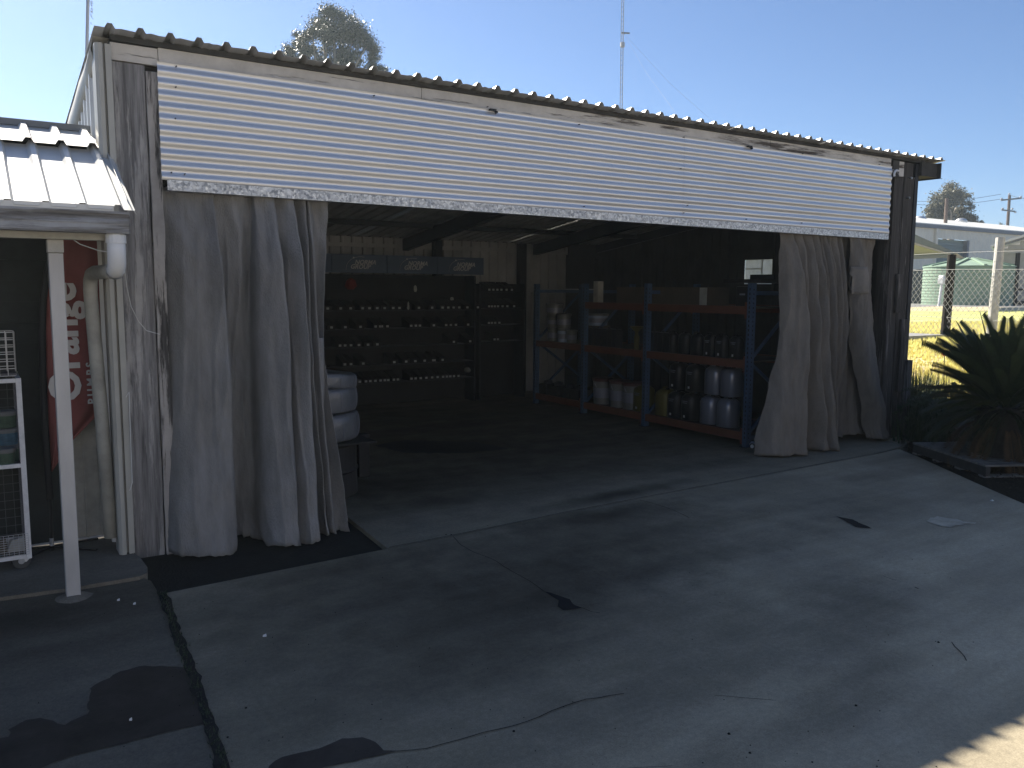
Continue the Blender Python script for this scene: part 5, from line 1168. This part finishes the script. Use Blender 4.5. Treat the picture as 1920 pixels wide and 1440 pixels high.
# carport with grey roof and yellow gable
cpT = thing('carport', 'carport gable with a grey roof slope and yellow cream lining left of the tank', 'carport', AT(1740, 560, 30.0))
A = AT(1690, 428, 30.0); B = AT(1795, 475, 30.0); nrm = Vector((0.90, 0.44, 0)).normalized()
A2 = AT(1690, 447, 30.0); B2 = AT(1786, 477, 30.0)
MB().hexa([A2, B2, B2+nrm*5, A2+nrm*5, A, B, B+nrm*5, A+nrm*5]).build('roof', MT['greytrim'], cpT)
C0, C1, C2 = AT(1690, 451, 29.97), AT(1780, 478, 29.97), AT(1690, 486, 29.97)
MB().add([C0, C1, AT(1780, 480, 29.97), C2, C0+nrm*0.05, C1+nrm*0.05, AT(1780, 480, 29.97)+nrm*0.05, C2+nrm*0.05], [(0, 3, 2, 1), (4, 5, 6, 7), (0, 1, 5, 4), (1, 2, 6, 5), (2, 3, 7, 6), (3, 0, 4, 7)]).build('gable_lining', MT['gableyel'], cpT)
MB().bar(AT(1690, 484, 29.9), AT(1788, 480, 29.9), 0.12, 0.10).build('beam', MT['greytrim'], cpT)
for px in (1696, 1784):
    q_ = AT(px, 482, 29.95); MB().bar((q_.x, q_.y, 1.0), (q_.x, q_.y, q_.z-0.05), 0.10).build('post', MT['blackpost'] if px > 1700 else MT['farwall'], cpT)
# dark panel fence left of the tank
a_, c_ = AT(1685, 570, 41), AT(1738, 570, 41)
df = thing('panel_fence', 'dark grey ribbed panel fence left of the water tank', 'fence', a_)
for i in range(6):
    u0 = Vector(a_).lerp(c_, i/6); u1 = Vector(a_).lerp(c_, (i+0.97)/6); MB().bar((u0.x, u0.y, 1.95), (u1.x, u1.y, 1.95), 0.05, 1.75).build('panel', MT['darkfence'], df)
a2, c2_ = AT(1685, 500, 43), AT(1745, 502, 43)
lr = tag(MB().hexa([(a2.x, a2.y, 1.1), (c2_.x, c2_.y, 1.1), (c2_.x+1, c2_.y+1.6, 1.1), (a2.x+1, a2.y+1.6, 1.1), (a2.x, a2.y, 2.85), (c2_.x, c2_.y, 2.85), (c2_.x+1, c2_.y+1.6, 2.95), (a2.x+1, a2.y+1.6, 2.95)]).build('low_store', MT['farroof']), 'low pale flat roofed store behind the dark panel fence', 'store')

# house at the right edge
hs = thing('cream_house', 'cream weatherboard lean-to with a white edged roof behind the fence at the right', 'house', AT(1900, 575, 36.0))
def hp(px, py, d=36.0): return AT(px, py, d)
MB().hexa([hp(1858, 463), hp(1960, 432), hp(1960, 432)+nrm*6, hp(1858, 463)+nrm*6, hp(1858, 459), hp(1960, 427), hp(1960, 427)+nrm*6, hp(1858, 459)+nrm*6]).build('roof', MT['farroof'], hs)
MB().hexa([hp(1862, 466, 36.1), hp(1960, 437, 36.1), hp(1960, 437, 36.3), hp(1862, 466, 36.3), hp(1862, 463, 36.1), hp(1960, 432.5, 36.1), hp(1960, 432.5, 36.3), hp(1862, 463, 36.3)]).build('barge_board', MT['greytrim'], hs)
for i, (ya_, yb2) in enumerate(((474, 466), (467, 459), (460, 452), (453, 446))):
    xl_ = 1867+(474-ya_)*3.2; MB().hexa([hp(xl_, ya_-0.4, 36.35), hp(1960, ya_-0.4+1.5, 36.35), hp(1960, ya_+1, 36.6), hp(xl_, ya_, 36.6), hp(xl_+2, yb2, 36.4), hp(1960, yb2+1.5, 36.4), hp(1960, yb2, 36.6), hp(xl_+2, yb2, 36.6)]).build('weatherboard', MT['cream'], hs)
for px in (1872, 1909):
    q_ = hp(px, 474, 36.4); MB().bar((q_.x, q_.y, 1.1), (q_.x, q_.y, q_.z), 0.14 if px > 1900 else 0.10).build('post', MT['blackpost'], hs)
q0, q1 = hp(1866, 543, 36.9), hp(1960, 543, 36.9); MB().bar(q0, q1, 0.06, 0.09).build('rail', MT['blackpost'], hs)
w0, w1 = hp(1866, 560, 39.5), hp(1980, 560, 39.5); MB().bar((w0.x, w0.y, 2.4), (w1.x, w1.y, 2.4), 0.1, 2.7).build('wall', MT['cream'], hs)
w0, w1 = hp(1864, 560, 39.3), hp(1980, 560, 39.3); MB().bar((w0.x, w0.y, 1.15), (w1.x, w1.y, 1.15), 0.1, 0.35).build('base_course', MT['steel'], hs)

# trees
def tree(label, base, clusters, D, nleaf, size, m, trunk_r, limbs, sp=0.35, barkm='gumbark', seed=1, name='gum_tree', hole=0.30):
    random.seed(seed)
    t = thing(name, label, 'tree', base); cr = MB(); base = Vector(base)
    tot = sum(c[2]**2 for c in clusters)
    for (px, py, rp_, dd) in clusters:
        c = AT(px, py, D+dd); rr = rp_/F*D; n = int(nleaf*rp_**2/tot)
        subs = []
        for s__ in range(max(4, int(9*rp_/20))):
            while True:
                v = Vector((random.uniform(-1, 1), random.uniform(-1, 1), random.uniform(-1, 1)))
                if 0.35 < v.length < 1: break
            subs.append(c+v*rr)
        for i in range(n):
            s0 = random.choice(subs); p = s0+Vector((random.gauss(0, 1), random.gauss(0, 1), random.gauss(0, 0.75)))*rr*sp*random.uniform(0.5, 1.1)
            s_ = size*random.uniform(0.5, 1.3); a = Vector((random.gauss(0, 1), random.gauss(0, 1), random.gauss(0, 1)-0.8)).normalized(); q_ = a.orthogonal().normalized()*s_*0.30
            cr.add([p-a*s_*0.5, p+q_, p+a*s_*0.5, p-q_], [(0, 1, 2, 3)])
    cr.build('crown', m, t)
    fork = limbs[0]; fk = AT(fork[0], fork[1], D)
    MB().tube([base-Vector((0, 0, 0.3)), base.lerp(fk, 0.5)+Vector((0.15, 0, 0)), fk], [trunk_r, trunk_r*0.8, trunk_r*0.6], 10).build('trunk', MT[barkm], t, smooth=True)
    for (px, py, rp_, dd) in clusters:
        e = AT(px, py, D+dd); mid = fk.lerp(e, 0.5)+Vector((random.uniform(-0.3, 0.3), random.uniform(-0.3, 0.3), random.uniform(-0.2, 0.4)))
        MB().tube([fk, mid, e], [trunk_r*0.32, trunk_r*0.2, trunk_r*0.06], 6).build('limb', MT[barkm], t, smooth=True)
    return t
gb = AT(625, 130, 50); 
tree('tall gum tree rising behind the shed roof with pale limbs', (gb.x, gb.y, 0), [(625,32,20,0),(603,45,20,1),(645,52,22,0.5),(585,60,16,-1),(668,62,20,0),(655,80,22,1.2),(625,62,20,-1),(690,82,16,0),(703,100,15,0.6),(692,118,10,0),(560,72,12,0.4),(570,88,14,-0.6),(545,98,14,0),(528,108,12,0.8),(565,112,15,-0.5),(590,100,13,1),(645,108,10,1),(610,118,12,0.5),(545,120,12,0),(640,128,16,-1),(665,128,10,0.4),(640,100,12,0),(600,120,10,1),(520,112,9,0),(708,128,10,0),(612,84,16,1),(575,100,13,1),(655,112,12,-1),(670,105,12,1),(630,112,12,0)], 50, 46000, 0.14, MT['leafA'], 0.42, [(622, 190)], sp=0.46, seed=5)
sb = AT(716, 140, 58)
tree('small treetop peeking over the shed roof right of the tall gum', (sb.x, sb.y, 0), [(716,137,12,0),(708,148,10,0),(724,146,10,0)], 58, 1600, 0.15, MT['leafA'], 0.25, [(716, 175)], seed=9, name='small_tree')
rb = AT(1780, 560, 90)
tree('broad olive tree behind the far shed roof', (rb.x, rb.y, 1.0), [(1762,382,18,0),(1782,366,18,0),(1800,372,15,1),(1772,372,16,-1),(1748,398,14,0),(1812,388,12,0),(1816,404,12,0),(1790,390,15,2),(1768,400,16,1),(1795,408,15,1),(1742,408,10,0),(1757,410,14,0),(1820,414,10,0),(1835,420,7,0)], 90, 15000, 0.26, MT['leafB'], 0.5, [(1782, 425)], sp=0.42, seed=3, name='olive_tree')
sb = AT(1878, 424, 150)
tree('tiny distant tree on the ridge left of the power pole', (sb.x, sb.y, 2.0), [(1878,425,6,0),(1872,427,4,0)], 150, 500, 0.35, MT['leafA'], 0.3, [(1878, 432)], seed=4, name='distant_tree')
random.seed(99)
hz = MB().box(-310, 430, -210, 410, -1.5, 25.5).build('glare_haze', None)  # added volume, stands in for lens glare that lifts the dark interior
hz.data.materials.clear(); hm = bpy.data.materials.new('glare_haze'); hm.use_nodes = True; hn = hm.node_tree.nodes; hn.remove(hn['Principled BSDF'])
pv = hn.new('ShaderNodeVolumePrincipled'); pv.inputs['Color'].default_value = (0.80, 0.93, 1.0, 1); pv.inputs['Density'].default_value = 0.00095; pv.inputs['Anisotropy'].default_value = 0.35
hm.node_tree.links.new(pv.outputs[0], hn['Material Output'].inputs['Volume']); hz.data.materials.append(hm); hz['kind'] = 'stuff'
# hill
def hill(u, v):
    c = AT(1880+u*700, 500, 240+v*60); h = 0.5*(12+26*math.sin(min(1, u*2.0+0.10)*1.4)+3*noise.noise(Vector((u*12, v*5, 0))))*math.sin(math.pi*min(1, v*0.5+0.0)+0.0)
    return (c.x, c.y, -2+h*1.25)
struct(MB().grid(hill, 60, 24).build('hill', MT['hill'], smooth=True))

# power poles and lines
pD = 90.0
q_ = AT(1890, 425, pD); pt = AT(1893, 366, pD)
pp_ = thing('power_pole', 'timber power pole with two crossarms on the ridge at the right', 'power pole', (q_.x, q_.y, 1.0))
MB().tube([(q_.x, q_.y, 0.8), pt], [0.20, 0.14], 10).build('pole', MT['pole'], pp_)
MB().bar(AT(1877, 375.5, pD-0.3), AT(1915, 371.5, pD-0.3), 0.14, 0.16).build('crossarm', MT['greytrim'], pp_)
MB().bar(AT(1878, 393.5, pD-0.3), AT(1903, 396.5, pD-0.3), 0.12, 0.14).build('crossarm', MT['greytrim'], pp_)
for (x, y) in ((1878, 373), (1892.5, 364), (1914, 369.5), (1880, 391.5), (1898, 392), (1904, 398)):
    i_ = AT(x, y, pD-0.3); MB().lathe(i_-Vector((0, 0, 0.08)), [(0.05, 0), (0.13, 0.06), (0.13, 0.14), (0.06, 0.2)], 8).build('insulator', MT['ventm'], pp_)
q2 = AT(1773, 425, 66); 
p2 = thing('timber_pole', 'plain grey pole standing in front of the olive tree', 'pole', (q2.x, q2.y, 1.0))
MB().tube([(q2.x, q2.y, 0.8), AT(1775.5, 372, 66)], [0.17, 0.13], 10).build('shaft', MT['pole'], p2)
def wires(pts, label, r=0.02):
    tag(MB().tube(pts, r, 4).build('power_line', MT['steel']), label, 'power line', 'power lines at the right')
for (a, c, lab) in (((1700, 374.5), (1877, 364), 'upper power line running left from the pole top'), ((1700, 380), (1878, 373), 'lower power line running left from the crossarm'), ):
    P0, P1 = AT(a[0]-30, a[1]-1, 95), AT(c[0], c[1], pD)
    wires([P0.lerp(P1, i/12)-Vector((0, 0, 0.5*math.sin(math.pi*i/12))) for i in range(13)], lab)
wires([AT(1893, 366, pD), AT(1908, 370, pD-2), AT(1930, 374, pD-5)], 'short power line running right from the pole top')
wires([AT(1914, 371, pD), AT(1930, 373, pD-4)], 'short power line running right from the crossarm end')

# lattice mast behind the shed
mD = 60.0; mb0 = AT(1165, 230, mD); mx_, my_ = mb0.x, mb0.y
mast = thing('lattice_mast', 'tall thin lattice radio mast with guy wires behind the shed', 'mast', (mx_, my_, 0))
wq = 0.11; ztop_ = 24.8
lean = AT(1168, 0, mD)-AT(1165, 210, mD); lean = Vector((lean.x/lean.z, lean.y/lean.z, 1)); zr = mb0.z
def mp_(z, dx, dy): return Vector((mx_+lean.x*(z-zr)+dx, my_+lean.y*(z-zr)+dy, z))
cs = [(wq*math.cos(a), wq*math.sin(a)) for a in (0.3, 2.394, 4.489)]
for c in cs: MB().tube([mp_(0, *c), mp_(ztop_, *c)], 0.022, 5).build('leg', MT['galvpost'], mast)
b = MB(); z = 0.4; k_ = 0
while z < ztop_-0.4:
    for i in range(3):
        a, c = cs[i], cs[(i+1)%3]; b.bar(mp_(z, *a), mp_(z+0.35, *c), 0.016)
    z += 0.35
b.build('lacing', MT['galvpost'], mast)
zc_ = AT(1167, 62, mD).z; MB().bar(mp_(zc_, -0.1, 0), mp_(zc_, 0.45, -0.25), 0.08, 0.10).build('bracket', MT['greytrim'], mast)
zc2 = AT(1167, 84, mD).z; MB().cyl(mp_(zc2-0.15, 0, 0), mp_(zc2+0.15, 0, 0), 0.17, n=10).build('collar', MT['galvpost'], mast)
for (x, y) in ((1262, 205), (1350, 240)):
    MB().tube([mp_(zc_, 0.1, 0), mp_(zc_, 0.1, 0).lerp(AT(x, y, mD-6), 0.5)-Vector((0, 0, 0.3)), AT(x, y, mD-6), AT(x, y, mD-6)+ (AT(x, y, mD-6)-mp_(zc_, 0.1, 0))*0.9], 0.005, 4).build('guy_wire', MT['galvpost'], mast)

# thin pole with climbing growth behind the low building
aD = 11.0; a0 = AT(160, 240, aD); a1 = AT(166, -60, aD)
ln_ = (a1-a0); base = a0-ln_*((a0.z-0)/ln_.z)
pol = thing('aerial_pole', 'thin grey aerial pole with dry growth clinging to it above the low building', 'pole', (base.x, base.y, 0))
MB().tube([base, a0, a1], [0.028, 0.022, 0.020], 8).build('shaft', MT['galvpost'], pol)
b = MB()
for (py, n) in ((5, 26), (20, 22), (45, 4), (60, 3), (94, 26), (99, 14), (140, 5), (25, 8)):
    for i in range(n):
        p = AT(163.5+(240-py)*0.02+random.uniform(0, 3), py+random.gauss(0, 4), aD); a = Vector((random.gauss(0.5, 0.8), random.gauss(0, 0.5), random.gauss(-0.6, 0.8))).normalized()
        b.add([p, p+a*0.02+Vector((0.004, 0, 0.004)), p+a*random.uniform(0.02, 0.045)], [(0, 1, 2)])
b.build('dry_growth', MT['leafB'], pol)
